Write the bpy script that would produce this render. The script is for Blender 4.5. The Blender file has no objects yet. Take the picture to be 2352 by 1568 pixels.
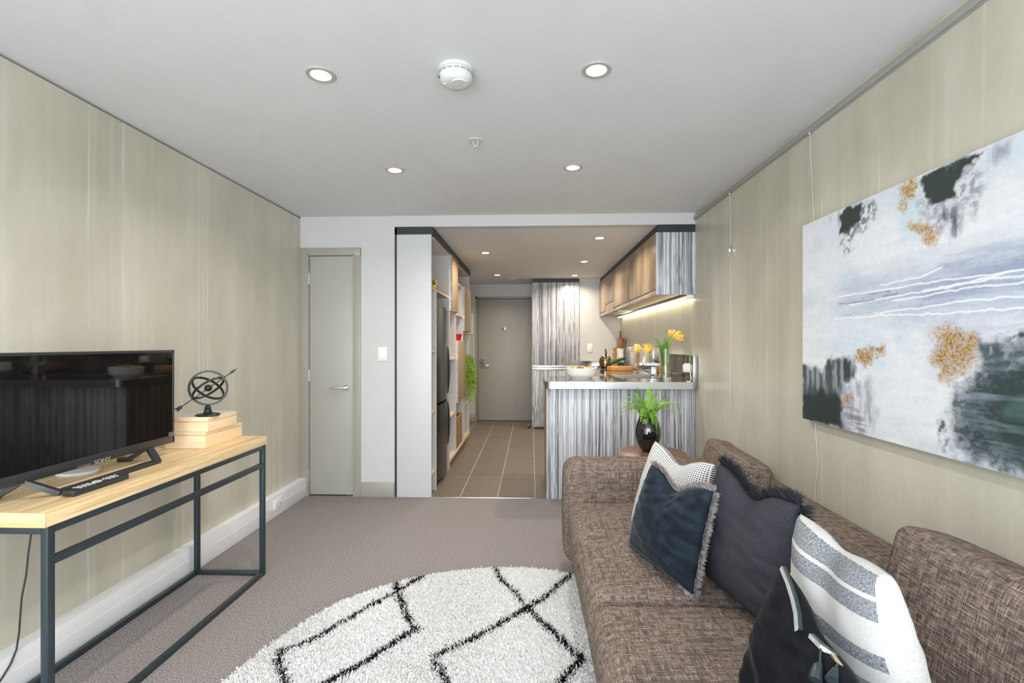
import bpy, bmesh, math, random
import numpy as np
from mathutils import Vector, Matrix, noise as mnoise

random.seed(7)
rng = np.random.default_rng(11)
S = bpy.context.scene
COL = S.collection

# ------------------------------------------------------------------ camera
F_PX, W_PX, H_PX = 1105.0, 2352.0, 1568.0
YAW = math.atan(44.0 / F_PX)
CAM_Z, HORIZON = 1.309, 789.0
cam_d = bpy.data.cameras.new('camera')
cam_d.sensor_width = 36.0
cam_d.lens = 36.0 * F_PX / W_PX
cam_d.shift_y = (HORIZON - H_PX / 2) / W_PX
cam_d.clip_start = 0.05
cam = bpy.data.objects.new('camera', cam_d)
COL.objects.link(cam)
cam.location = (0, 0, CAM_Z)
cam.rotation_euler = (math.pi / 2, 0, YAW)
S.camera = cam

# ------------------------------------------------------------------ world, daylight, exposure
world = bpy.data.worlds.new('overcast_sky')
S.world = world
world.use_nodes = True
bg = world.node_tree.nodes['Background']
bg.inputs[0].default_value = (0.88, 0.945, 1.0, 1)
bg.inputs[1].default_value = 9.6
# sampling portal in the big window opening behind the camera: lets the sky light in, adds none
pd = bpy.data.lights.new('window_rear_offscreen', 'AREA')
pd.shape = 'RECTANGLE'; pd.size = 3.2; pd.size_y = 2.34
pd.cycles.is_portal = True
po = bpy.data.objects.new('window_rear_offscreen', pd)
COL.objects.link(po)
po.location = (-0.31, -1.62, 1.18)
po.rotation_euler = (math.pi / 2, 0, 0)
S.view_settings.view_transform = 'Standard'
S.view_settings.look = 'None'
S.view_settings.gamma = 1.0
S.view_settings.use_curve_mapping = False
S.view_settings.exposure = 0.06
DOWNLIGHT_W, KITCHEN_W, LED_W = 7.0, 10.5, 1.6

# ------------------------------------------------------------------ pixels to points (the photograph is 2352 x 1568)
_s, _c = math.sin(YAW), math.cos(YAW)
def ray(px, py):
    u = (px - W_PX / 2) / F_PX; v = (HORIZON - py) / F_PX
    return Vector((-_s + u * _c, _c + u * _s, v))
def atY(px, py, Y):
    d = ray(px, py); return Vector((0, 0, CAM_Z)) + d * (Y / d.y)
def atX(px, py, X):
    d = ray(px, py); return Vector((0, 0, CAM_Z)) + d * (X / d.x)
def atZ(px, py, Z):
    d = ray(px, py); return Vector((0, 0, CAM_Z)) + d * ((Z - CAM_Z) / d.z)
def atD(px, py, dep):
    return Vector((0, 0, CAM_Z)) + ray(px, py) * dep
def sr(r, g, b):
    f = lambda v: (v / 12.92 if v <= 0.04045 else ((v + 0.055) / 1.055) ** 2.4)
    return (f(r / 255), f(g / 255), f(b / 255), 1.0)

# ------------------------------------------------------------------ the room's measures
XL, XR, YB, ZC = -1.987, 1.368, 4.07, 2.40        # lounge: side walls, far wall, ceiling
ZK, YK, YH, XK = 2.305, 7.42, 8.06, -1.50         # kitchen: ceiling, end wall, hall wall, left wall
YR = -1.60                                        # wall behind the camera
XS = -0.849                                       # front plane of the shelving
CT = 0.993                                        # worktop

# ------------------------------------------------------------------ mesh helpers
class G:
    def __init__(s): s.v = []; s.f = []; s.uv = []
    def add(s, vs, fs, uvs=None):
        o = len(s.v)
        s.v += [tuple(p) for p in vs]
        for k, f in enumerate(fs):
            s.f.append([o + i for i in f]); s.uv.append(uvs[k] if uvs else None)
        return s
    def box(s, x0, x1, y0, y1, z0, z1, bev=0.0, seg=2):
        if x0 > x1: x0, x1 = x1, x0
        if y0 > y1: y0, y1 = y1, y0
        if z0 > z1: z0, z1 = z1, z0
        if bev <= 0:
            vs = [(x, y, z) for x in (x0, x1) for y in (y0, y1) for z in (z0, z1)]
            return s.add(vs, [(0, 1, 3, 2), (4, 6, 7, 5), (0, 4, 5, 1), (2, 3, 7, 6), (0, 2, 6, 4), (1, 5, 7, 3)])
        bm = bmesh.new()
        bmesh.ops.create_cube(bm, size=1.0)
        for q in bm.verts:
            q.co = Vector(((x0 + x1) / 2 + q.co.x * (x1 - x0), (y0 + y1) / 2 + q.co.y * (y1 - y0), (z0 + z1) / 2 + q.co.z * (z1 - z0)))
        bmesh.ops.bevel(bm, geom=bm.edges[:], offset=bev, segments=seg, profile=0.5, affect='EDGES')
        return s.bm(bm)
    def bm(s, bm):
        bm.verts.index_update()
        s.add([q.co[:] for q in bm.verts], [[q.index for q in f.verts] for f in bm.faces])
        bm.free(); return s
    def tube(s, pts, r, seg=8, cap=True, closed=False):
        pts = [Vector(p) for p in pts]; n = len(pts)
        rs = list(r) if hasattr(r, '__len__') else [r] * n
        vs = []; up = None
        for i, p in enumerate(pts):
            if closed: t = pts[(i + 1) % n] - pts[i - 1]
            else: t = pts[min(i + 1, n - 1)] - pts[max(i - 1, 0)]
            t.normalize()
            if up is None:
                up = Vector((0, 0, 1)) if abs(t.z) < 0.9 else Vector((1, 0, 0))
            a = (up - t * up.dot(t)).normalized(); b = t.cross(a); up = a
            for k in range(seg):
                an = 2 * math.pi * k / seg
                vs.append(p + (a * math.cos(an) + b * math.sin(an)) * rs[i])
        fs = []
        for i in range(n if closed else n - 1):
            j = (i + 1) % n
            for k in range(seg):
                l = (k + 1) % seg
                fs.append((i * seg + k, j * seg + k, j * seg + l, i * seg + l))
        if cap and not closed:
            fs.append(list(range(seg))); fs.append([(n - 1) * seg + k for k in reversed(range(seg))])
        return s.add(vs, fs)
    def lathe(s, prof, c, seg=32, axis='z'):
        c = Vector(c); vs = []; fs = []; n = len(prof)
        for (r, h) in prof:
            for k in range(seg):
                an = 2 * math.pi * k / seg
                x, y = r * math.cos(an), r * math.sin(an)
                if axis == 'z': p = Vector((x, y, h))
                elif axis == 'y': p = Vector((x, h, y))
                else: p = Vector((h, x, y))
                vs.append(c + p)
        for i in range(n - 1):
            for k in range(seg):
                l = (k + 1) % seg
                fs.append((i * seg + k, i * seg + l, (i + 1) * seg + l, (i + 1) * seg + k))
        if prof[0][0] > 1e-6: fs.append([k for k in reversed(range(seg))])
        if prof[-1][0] > 1e-6: fs.append([(n - 1) * seg + k for k in range(seg)])
        return s.add(vs, fs)
    def extrude(s, poly, z0, z1):
        n = len(poly)
        vs = [(x, y, z0) for x, y in poly] + [(x, y, z1) for x, y in poly]
        fs = [list(reversed(range(n))), list(range(n, 2 * n))]
        for i in range(n):
            j = (i + 1) % n
            fs.append((i, j, n + j, n + i))
        return s.add(vs, fs)
    def ball(s, c, r, seg=16, rings=10, sq=(1, 1, 1)):
        c = Vector(c)
        prof = [(math.sin(math.pi * i / rings), -math.cos(math.pi * i / rings)) for i in range(rings + 1)]
        o = len(s.v); s.lathe([(max(a, 1e-5), h) for a, h in prof], (0, 0, 0), seg)
        for i in range(o, len(s.v)):
            q = s.v[i]; s.v[i] = (c.x + q[0] * r * sq[0], c.y + q[1] * r * sq[1], c.z + q[2] * r * sq[2])
        return s
    def soft(s, cx, cy, cz, hx, hy, hz, r=0.05, n=10, bulge=(0, 0, 0), M=None, wob=0.0, seed=0):
        """rounded upholstered block: half sizes, edge radius, bulge of each face pair"""
        H = (hx, hy, hz)
        for ax in range(3):
            for sg in (-1, 1):
                a, b = (ax + 1) % 3, (ax + 2) % 3
                na = max(6, int(n * min(3, H[a] / 0.2))); nb = max(6, int(n * min(3, H[b] / 0.2)))
                def ticks(h, m):
                    inner = h - r
                    e = [-h + r * (1 - math.cos(math.pi / 2 * k / 4)) for k in range(4)]
                    mid = [-inner + 2 * inner * k / m for k in range(m + 1)]
                    return e + mid + [-t for t in reversed(e)]
                ta, tb = ticks(H[a], na), ticks(H[b], nb)
                vs = []; uv = []
                for p in ta:
                    for q in tb:
                        c = [0, 0, 0]; c[ax] = sg * H[ax]; c[a] = p; c[b] = q
                        inn = [max(-H[k] + r, min(H[k] - r, c[k])) for k in range(3)]
                        d = Vector([c[k] - inn[k] for k in range(3)])
                        if d.length > 0: d = d.normalized() * r
                        w = Vector(inn) + d
                        for k in range(3):
                            k1, k2 = (k + 1) % 3, (k + 2) % 3
                            e = (1 - (w[k1] / H[k1]) ** 2) * (1 - (w[k2] / H[k2]) ** 2)
                            w[k] += bulge[k] * (w[k] / H[k]) * max(0, e) ** 0.7
                        if wob:
                            nv = mnoise.noise_vector(Vector(w) * 5 + Vector((seed, seed * 2, 0)))
                            w += nv * wob
                        if M is not None: w = M @ w
                        vs.append((cx + w[0], cy + w[1], cz + w[2])); uv.append((p, q))
                m = len(tb); fs = []; us = []
                for i in range(len(ta) - 1):
                    for j in range(m - 1):
                        f = [i * m + j, (i + 1) * m + j, (i + 1) * m + j + 1, i * m + j + 1]
                        if sg < 0: f.reverse()
                        fs.append(f)
                        sh = 3.7 * ax + 1.3 * sg
                        us.append([(uv[k][0] + sh, uv[k][1] + sh * .6) if a != 2 else (uv[k][1] + sh, uv[k][0] + sh * .6) for k in f])
                s.add(vs, fs, us)
        return s

ORI = {}
def finish(o, label=None, cat=None, group=None, kind=None):
    if label: o['label'] = label
    if cat: o['category'] = cat
    if group: o['group'] = group
    if kind: o['kind'] = kind
    return o
def thing(name, label, cat, loc, group=None):
    o = bpy.data.objects.new(name, None); COL.objects.link(o)
    o.empty_display_size = 0.05
    o.location = loc; ORI[o.name] = Vector(loc)
    return finish(o, label, cat, group)
def mesh(name, g, m, parent=None, label=None, cat=None, group=None, kind=None, smooth=40, weld=False, origin=None):
    if parent is not None: org = ORI[parent.name]
    elif origin is not None: org = Vector(origin)
    else:
        a = np.array(g.v); org = Vector(((a[:, 0].min() + a[:, 0].max()) / 2, (a[:, 1].min() + a[:, 1].max()) / 2, a[:, 2].min()))
    me = bpy.data.meshes.new(name)
    me.from_pydata([(p[0] - org.x, p[1] - org.y, p[2] - org.z) for p in g.v], [], g.f)
    if any(u is not None for u in g.uv):
        ul = me.uv_layers.new(name='UVMap'); k = 0
        for f, u in zip(g.f, g.uv):
            for t in range(len(f)):
                ul.data[k].uv = u[t] if u else (0, 0); k += 1
    if weld:
        bm = bmesh.new(); bm.from_mesh(me)
        bmesh.ops.remove_doubles(bm, verts=bm.verts[:], dist=1e-5)
        bmesh.ops.recalc_face_normals(bm, faces=bm.faces[:])
        bm.to_mesh(me); bm.free()
    if smooth:
        me.shade_smooth(); me.set_sharp_from_angle(angle=math.radians(smooth))
    me.materials.append(m)
    o = bpy.data.objects.new(name, me); COL.objects.link(o)
    if parent is not None: o.parent = parent
    else: o.location = org
    ORI[o.name] = org
    return finish(o, label, cat, group, kind)
def clone(src, parent=None, loc=None):
    o = src.copy(); COL.objects.link(o)
    if parent is not None: o.parent = parent
    if loc is not None: o.location = loc; ORI[o.name] = Vector(loc)
    return o
def clone_tree(root, loc, label=None):
    r = clone(root, None, loc)
    if label: r['label'] = label
    for ch in list(root.children):
        c = clone(ch, r)
        for gc in list(ch.children): clone(gc, c)
    return r

# ------------------------------------------------------------------ material helpers
class NT:
    def __init__(s, name):
        s.m = bpy.data.materials.new(name); s.m.use_nodes = True
        s.t = s.m.node_tree; s.b = s.t.nodes['Principled BSDF']
    def n(s, typ, **kw):
        q = s.t.nodes.new(typ)
        for k, v in kw.items():
            if k.startswith('i_'):
                key = k[2:]; key = int(key) if key.isdigit() else key.replace('_', ' ')
                s.put(q.inputs[key], v)
            else: setattr(q, k, v)
        return q
    def put(s, sock, v):
        if isinstance(v, bpy.types.NodeSocket): s.t.links.new(v, sock)
        else: sock.default_value = v
    def set(s, key, v): s.put(s.b.inputs[key], v)
    def coord(s, kind='Object'): return s.n('ShaderNodeTexCoord').outputs[kind]
    def map(s, v, scale=(1, 1, 1), loc=(0, 0, 0), rot=(0, 0, 0)):
        return s.n('ShaderNodeMapping', i_Vector=v, i_Scale=scale, i_Location=loc, i_Rotation=rot).outputs[0]
    def noise(s, v, scale=1.0, detail=4.0, rough=0.55, dist=0.0):
        return s.n('ShaderNodeTexNoise', i_Vector=v, i_Scale=scale, i_Detail=detail, i_Roughness=rough, i_Distortion=dist).outputs[0]
    def ramp(s, v, stops, interp='LINEAR'):
        q = s.n('ShaderNodeValToRGB', i_0=v); e = q.color_ramp.elements; q.color_ramp.interpolation = interp
        while len(e) < len(stops): e.new(0.5)
        for k, (p, c) in enumerate(stops):
            e[k].position = p; e[k].color = c if hasattr(c, '__len__') else (c, c, c, 1)
        return q.outputs[0]
    def mix(s, f, a, b, mode='MIX'):
        q = s.n('ShaderNodeMix', data_type='RGBA', blend_type=mode)
        s.put(q.inputs[0], f); s.put(q.inputs[6], a); s.put(q.inputs[7], b)
        return q.outputs[2]
    def math(s, op, a, b=0.0, c=0.0):
        q = s.n('ShaderNodeMath', operation=op)
        s.put(q.inputs[0], a); s.put(q.inputs[1], b); s.put(q.inputs[2], c)
        return q.outputs[0]
    def bump(s, h, strength=0.2, dist=0.01):
        s.set('Normal', s.n('ShaderNodeBump', i_Height=h, i_Strength=strength, i_Distance=dist).outputs[0])
def plain(name, col, rough=0.5, metal=0.0, nscale=0, namt=0.0, bump=0.0, spec=0.5, coat=0.0):
    t = NT(name); t.set('Roughness', rough); t.set('Metallic', metal); t.set('Specular IOR Level', spec)
    if coat: t.set('Coat Weight', coat); t.set('Coat Roughness', 0.08)
    sc = nscale or 14.0
    nz = t.noise(t.coord(), sc, 3)
    a = namt or 0.03
    lo = tuple(max(0, c * (1 - a)) for c in col[:3]) + (1,); hi = tuple(min(1, c * (1 + a)) for c in col[:3]) + (1,)
    t.set('Base Color', t.ramp(nz, [(0.3, lo), (0.7, hi)]))
    if bump: t.bump(nz, bump, 0.002)
    return t.m
def emit(name, col, strength):
    t = NT(name); t.set('Base Color', (0.8, 0.8, 0.8, 1))
    t.set('Emission Color', col); t.set('Emission Strength', strength)
    return t.m
def wood(name, dark, light, along='y', scale=26, stretch=0.05, rough=0.45, bump=0.05, contrast=(0.35, 0.65), rings=0.0):
    t = NT(name); t.set('Roughness', rough)
    sc = {'x': (stretch, 1, 1), 'y': (1, stretch, 1), 'z': (1, 1, stretch)}[along]
    v = t.map(t.coord(), sc)
    a = t.noise(v, scale, 6, 0.62, 0.4); b = t.noise(v, scale * 4.5, 4, 0.6, 0.2)
    f = t.math('ADD', t.math('MULTIPLY', a, 0.68), t.math('MULTIPLY', b, 0.32))
    t.set('Base Color', t.ramp(f, [(contrast[0], dark), (contrast[1], light)]))
    t.bump(b, bump, 0.002)
    return t.m
def stripes(name, stops, scale=60, rough=0.35, zs=0.012, bump=0.04, coarse=0.45):
    """vertical grained laminate"""
    t = NT(name); t.set('Roughness', rough)
    co = t.coord()
    warp = t.noise(t.map(co, (3, 3, 1.3)), 1.4, 2)
    off = t.n('ShaderNodeVectorMath', operation='MULTIPLY_ADD')
    cmb = t.n('ShaderNodeCombineXYZ', i_X=warp, i_Y=warp, i_Z=0.0)
    t.put(off.inputs[0], cmb.outputs[0]); t.put(off.inputs[1], (0.035, 0.035, 0)); t.put(off.inputs[2], co)
    v = t.map(off.outputs[0], (1, 1, zs))
    a = t.noise(v, scale, 2, 0.6); b = t.noise(v, scale * 3.1, 2, 0.5)
    f = t.math('ADD', t.math('MULTIPLY', a, 1 - coarse), t.math('MULTIPLY', b, coarse))
    t.set('Base Color', t.ramp(f, stops))
    t.bump(b, bump, 0.001)
    return t.m

# ------------------------------------------------------------------ materials
def concrete(name, seed, base=(192, 187, 170)):
    t = NT(name); t.set('Specular IOR Level', 0.55)
    co = t.map(t.coord(), loc=(seed, seed * 1.7, seed * 0.3))
    big = t.noise(t.map(co, (0.9, 0.9, 0.5)), 1.6, 5, 0.6, 0.3)
    run = t.noise(t.map(co, (5.5, 5.5, 0.3)), 1.0, 4, 0.55, 0.25)
    fine = t.noise(co, 55, 3, 0.6)
    r, g, b = base
    c1 = t.ramp(big, [(0.3, sr(r - 34, g - 31, b - 36)), (0.5, sr(r, g, b)), (0.66, sr(r + 20, g + 20, b + 24))])
    c2 = t.mix(0.5, c1, t.ramp(run, [(0.3, sr(r - 16, g - 15, b - 17)), (0.52, sr(r, g, b)), (0.7, sr(r + 11, g + 11, b + 12))]))
    # thin pale lime runs
    sep = t.n('ShaderNodeSeparateXYZ', i_Vector=co)
    wig = t.noise(t.map(co, (0.4, 0.4, 2.2)), 1.0, 2)
    w = t.math('ADD', t.math('MULTIPLY', sep.outputs[1], 2.6), t.math('MULTIPLY', wig, 0.09))
    vor = t.n('ShaderNodeTexVoronoi', voronoi_dimensions='1D', i_W=w, i_Scale=1.0, i_Randomness=1.0)
    thin = t.ramp(vor.outputs[0], [(0.0, 1.0), (0.022, 0.0)])
    w2 = t.math('ADD', t.math('MULTIPLY', sep.outputs[1], 5.3), t.math('MULTIPLY', wig, 0.12))
    vor2 = t.n('ShaderNodeTexVoronoi', voronoi_dimensions='1D', i_W=w2, i_Scale=1.0, i_Randomness=1.0)
    thin = t.math('MAXIMUM', thin, t.math('MULTIPLY', t.ramp(vor2.outputs[0], [(0.0, 0.6), (0.10, 0.0)]), 0.6))
    brk = t.ramp(t.noise(t.map(co, (1.6, 1.6, 1.1), loc=(1, 5, 8)), 1.3, 3), [(0.44, 0.0), (0.60, 0.6)])
    c3 = t.mix(t.math('MULTIPLY', thin, brk), c2, sr(226, 224, 214))
    c4 = t.mix(t.ramp(fine, [(0.35, 0.0), (0.75, 0.10)]), c3, sr(150, 146, 128))
    t.set('Base Color', c4)
    t.set('Roughness', t.ramp(big, [(0.3, 0.29), (0.7, 0.36)]))
    t.bump(fine, 0.05, 0.003)
    return t.m
M_CONC_L = concrete('concrete_wall_left', 3.1, (196, 191, 175))
M_CONC_R = concrete('concrete_wall_right', 8.6, (196, 191, 175))
M_WHITE = plain('painted_white', sr(226, 226, 225), 0.6, nscale=9, namt=0.015, bump=0.03)
M_BACK = plain('painted_pale_grey', sr(198, 198, 197), 0.55, nscale=9, namt=0.015, bump=0.03)
M_KWALL = M_BACK
def ceiling_paint():
    t = NT('ceiling_paint'); t.set('Roughness', 0.75)
    co = t.coord()
    a = t.noise(t.map(co, (1, 0.6, 1)), 2.2, 5, 0.6, 0.8)
    t.set('Base Color', t.ramp(a, [(0.3, sr(214, 215, 217)), (0.6, sr(219, 220, 222)), (0.74, sr(211, 211, 212))]))
    t.bump(t.noise(co, 120, 2), 0.04, 0.002)
    return t.m
M_CEIL = ceiling_paint()
M_TAUPE = plain('taupe_gloss_paint', sr(160, 156, 145), 0.4, nscale=8, namt=0.02)
M_DOOR = plain('taupe_door_paint', sr(172, 170, 162), 0.42, nscale=8, namt=0.02)
M_ENTRY = M_DOOR
M_ENTRYF = M_TAUPE
M_SKIRT = plain('skirting_white', sr(244, 245, 247), 0.4, nscale=9, namt=0.01)
M_BLACK = plain('black_board', sr(38, 42, 44), 0.45, nscale=20, namt=0.06)
M_RAIL = plain('rail_aluminium', sr(172, 172, 168), 0.4, 0.3)
def carpet():
    t = NT('loop_carpet'); t.set('Roughness', 0.95); t.set('Specular IOR Level', 0.1)
    co = t.coord()
    f = t.noise(co, 150, 3, 0.75); m = t.noise(co, 2.2, 3)
    sp = t.noise(co, 260, 2, 0.8)
    c = t.ramp(f, [(0.36, sr(98, 92, 91)), (0.5, sr(150, 144, 142)), (0.64, sr(184, 178, 177))])
    c = t.mix(t.ramp(sp, [(0.3, 0.35), (0.5, 0.0)]), c, sr(84, 77, 75))
    c = t.mix(t.ramp(m, [(0.35, 0.0), (0.7, 0.25)]), c, sr(142, 135, 132))
    t.set('Base Color', c); t.bump(f, 0.75, 0.006)
    return t.m
M_CARPET = carpet()
def tilemat():
    t = NT('porcelain_tile'); t.set('Roughness', 0.42)
    co = t.coord(); inf = t.n('ShaderNodeObjectInfo').outputs['Random']
    a = t.noise(co, 7, 6, 0.65); b = t.noise(co, 90, 3, 0.7)
    c = t.ramp(a, [(0.3, sr(102, 93, 83)), (0.7, sr(121, 110, 99))])
    c = t.mix(t.ramp(b, [(0.4, 0.0), (0.7, 0.2)]), c, sr(106, 95, 84))
    c = t.mix(t.math('MULTIPLY', inf, 0.25), c, sr(136, 124, 110))
    t.set('Base Color', c); t.bump(b, 0.08, 0.002)
    return t.m
M_TILE = tilemat()
M_GROUT = plain('grout', sr(190, 180, 168), 0.9, nscale=60, namt=0.05)
M_ZEBRA = stripes('grey_zebrano_laminate', [(0.37, sr(92, 94, 102)), (0.45, sr(140, 142, 150)), (0.5, sr(174, 176, 182)), (0.56, sr(208, 209, 213)), (0.63, sr(228, 229, 231))], scale=66, rough=0.35, zs=0.004, coarse=.42)
M_PANTRY = M_ZEBRA
M_UPPER = stripes('brown_grain_laminate', [(0.38, sr(112, 93, 72)), (0.46, sr(142, 121, 96)), (0.54, sr(164, 143, 116)), (0.62, sr(184, 164, 138))], scale=30, rough=0.35)
M_SHELFDOOR = stripes('oak_grain_laminate', [(0.38, sr(128, 108, 80)), (0.47, sr(156, 134, 102)), (0.54, sr(172, 150, 118)), (0.62, sr(190, 170, 138))], scale=30, rough=0.4)
M_MELA = plain('white_melamine', sr(203, 203, 204), 0.4, nscale=8, namt=0.01)
M_SHELFWOOD = wood('pale_shelf_wood', sr(212, 184, 150), sr(232, 208, 178), 'y', 30, 0.08)
M_STEEL = NT('mirror_stainless')
M_STEEL.set('Metallic', 1.0); M_STEEL.set('Base Color', sr(200, 196, 190))
M_STEEL.set('Roughness', M_STEEL.ramp(M_STEEL.noise(M_STEEL.map(M_STEEL.coord(), (4, 40, 4)), 3, 3), [(0.3, 0.07), (0.7, 0.12)]))
M_STEEL = M_STEEL.m
def brushed(name, col, r0, r1, sc):
    t = NT(name); t.set('Metallic', 1.0); t.set('Base Color', col)
    n = t.noise(t.map(t.coord(), sc), 6, 4)
    t.set('Roughness', t.ramp(n, [(0.3, r0), (0.7, r1)])); t.bump(n, 0.02, 0.001)
    return t.m
M_BRUSH = brushed('brushed_stainless', sr(178, 178, 177), 0.30, 0.42, (1, 20, 30))
M_ALU = brushed('satin_aluminium', sr(205, 206, 208), 0.22, 0.32, (1, 8, 20))
M_CHROME = brushed('chrome', sr(226, 228, 231), 0.05, 0.09, (5, 5, 5))
M_HINGE = brushed('hinge_metal', sr(196, 197, 200), 0.3, 0.4, (5, 5, 5))
M_FRIDGE = brushed('dark_stainless', sr(92, 90, 86), 0.2, 0.28, (4, 4, 40))
M_FRIDGED = plain('fridge_grip_dark', sr(70, 78, 92), 0.3, 0.6)  # dark bluish tone of the door grips
M_PLASTIC = plain('white_plastic', sr(236, 235, 233), 0.35)
M_DET = plain('detector_plastic', sr(206, 206, 206), 0.5)
M_VENT_SHADE = plain('vent_shade_grey', sr(150, 150, 150), 0.7)
M_SLOT = plain('dark_slot', sr(92, 92, 92), 0.7)
M_BEZEL = plain('downlight_bezel', sr(186, 180, 172), 0.4, 0.25)
M_LAMP = emit('downlight_glow', (1.0, 0.93, 0.82, 1), 14.0)
M_LED = emit('led_glow', (1.0, 0.93, 0.62, 1), 5.0)

# ------------------------------------------------------------------ the room
def struct(name, g, m, **kw): return mesh(name, g, m, kind='structure', **kw)
floor = struct('floor', G().box(XL - .1, XR + .1, YR - .1, YB + .005, -0.1, 0.0), M_CARPET)
floor_k = struct('floor_kitchen', G().box(XK - .1, XR + .1, YB + .005, YH + .25, -0.1, -0.0012), M_GROUT)
tile_proto = None
gx = [-1.49] + [-0.93 + 0.3215 * k for k in range(8)]
gy = [YB + .012] + [4.716 + 0.6485 * k for k in range(6)]
gx = [x for x in gx if x < 1.36] + [1.36]; gy = [y for y in gy if y < YH + .1] + [YH + .12]
tile_meshes = {}
for a, b in zip(gx, gx[1:]):
    for c, d in zip(gy, gy[1:]):
        if b - a < 0.02 or d - c < 0.02: continue
        key = (round(b - a, 4), round(d - c, 4))
        cx, cy = (a + b) / 2, (c + d) / 2
        if key not in tile_meshes:
            o = mesh('tile', G().box(a + .003, b - .003, c + .003, d - .003, -0.012, 0.0, 0.0006, 1), M_TILE, origin=(cx, cy, 0))
            o.parent = floor_k; o.location = Vector((cx, cy, 0)) - ORI[floor_k.name]; tile_meshes[key] = o
        else:
            o = clone(tile_meshes[key], floor_k); o.location = Vector((cx, cy, 0)) - ORI[floor_k.name]
struct('trim_1', G().box(XS - .01, 0.135, YB - .006, YB + .012, -0.01, 0.006, 0.002), M_ALU)
struct('ceiling', G().box(XL - .1, XR + .1, YR - .1, YB + .1, ZC, ZC + .1), M_CEIL)
struct('ceiling_kitchen', G().box(XK - .1, XR + .1, YB + .1, YH + .25, ZK, ZK + .1), M_CEIL)
struct('wall_left', G().box(XL - .12, XL, YR - .1, YB + .1, 0, ZC - .014).box(XL - .12, XL - .03, YR - .1, YB + .1, ZC - .014, ZC), M_CONC_L)   # stops short of the ceiling: open shadow gap
struct('wall_right', G().box(XR, XR + .12, YR - .1, YK + .1, 0, ZC), M_CONC_R)
# rail and its channel along the right wall
struct('trim_2', G().box(XR - .016, XR, YR, YB, ZC - .058, ZC - .030, 0.003).box(XR - .006, XR, YR, YB, ZC - .064, ZC - .058), M_RAIL)
# far wall of the lounge: over and beside the cupboard door, and the bulkhead over the kitchen opening
DX0, DX1 = atY(711, 800, YB).x, atY(811, 800, YB).x          # door leaf
FX0, FX1 = XL, atY(829, 800, YB).x                            # door frame
DZ, FZ = atY(760, 588, YB).z, atY(760, 569.5, YB).z
XP = atY(907, 800, YB).x                                      # left edge of the shelving
g = G().box(FX0, XP, YB, YB + .1, FZ - .03, ZC).box(FX1 - .02, XP, YB, YB + .1, 0, FZ - .03).box(XP, XR, YB, YB + .1, ZK, ZC)
struct('wall_back', g, M_BACK)
struct('wall_kitchen_left', G().box(XK - .1, XK, YB + .1, YH + .2, 0, ZK), M_KWALL)
HX0, HX1 = atY(1092, 800, YH).x, 0.022
HZ = atY(1150, 681, YH).z
struct('wall_hall', G().box(XK, HX0 + .01, YH, YH + .12, 0, ZK).box(HX0 + .01, HX1 + .05, YH, YH + .12, HZ - .02, ZK).box(XK - .1, 1.5, YH + .14, YH + .2, 0, ZK), M_KWALL)
PX0, PX1 = atY(1222, 800, 7.38).x, atY(1330.5, 800, 7.38).x   # pantry
struct('wall_kitchen_end', G().box(PX1 + .004, XR, YK, YK + .1, 0, ZK), M_KWALL)
struct('wall_closet', G().box(XL - .12, XK - .1, YB + .55, YB + .6, -.1, ZC).box(XL - .12, XL, YB + .1, YB + .55, -.1, ZC), M_BACK)
struct('floor_closet', G().box(XL - .1, XK - .1, YB + .005, YB + .6, -0.1, -.001), M_CARPET)
struct('ceiling_closet', G().box(XL - .12, XK - .1, YB + .1, YB + .6, ZC, ZC + .1), M_CEIL)
struct('wall_kitchen_right', G().box(XR - .02, XR + .12, YK + .1, YH + .25, 0, ZK), M_KWALL)
# wall with the wide window opening, behind the camera
struct('wall_rear', G().box(XL, -1.93, YR - .1, YR, 0, ZC).box(1.31, XR, YR - .1, YR, 0, ZC).box(-1.93, 1.31, YR - .1, YR, 2.36, ZC), M_BACK)
wf = struct('window_1', G().box(-1.93, -1.88, YR - .08, YR - .02, 0, 2.36).box(1.26, 1.31, YR - .08, YR - .02, 0, 2.36)
            .box(-1.93, 1.31, YR - .08, YR - .02, 2.31, 2.36).box(-1.93, 1.31, YR - .08, YR - .02, 0.0, 0.05), M_BLACK)
mesh('mullion', G().box(-0.83, -0.79, YR - .07, YR - .03, .05, 2.31), M_BLACK, wf)
mesh('mullion', G().box(0.22, 0.26, YR - .07, YR - .03, .05, 2.31), M_BLACK, wf)
# skirtings
SKX = atY(705, 1100, YB).x
struct('baseboard_left', G().box(XL, SKX, YR, YB, 0, 0.157, 0.004).box(XL, SKX + .002, YR, YB, 0.157, 0.1575).box(SKX, SKX + .0015, YR, YB, 0.085, 0.088), M_SKIRT)
struct('baseboard_back', G().box(FX1, XP - .004, YB - .014, YB, 0, atY(865, 1107, YB).z, 0.003), M_TAUPE)
struct('baseboard_hall', G().box(XK, HX0 - .004, YH - .014, YH, 0, .13, 0.003), M_TAUPE)

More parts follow.
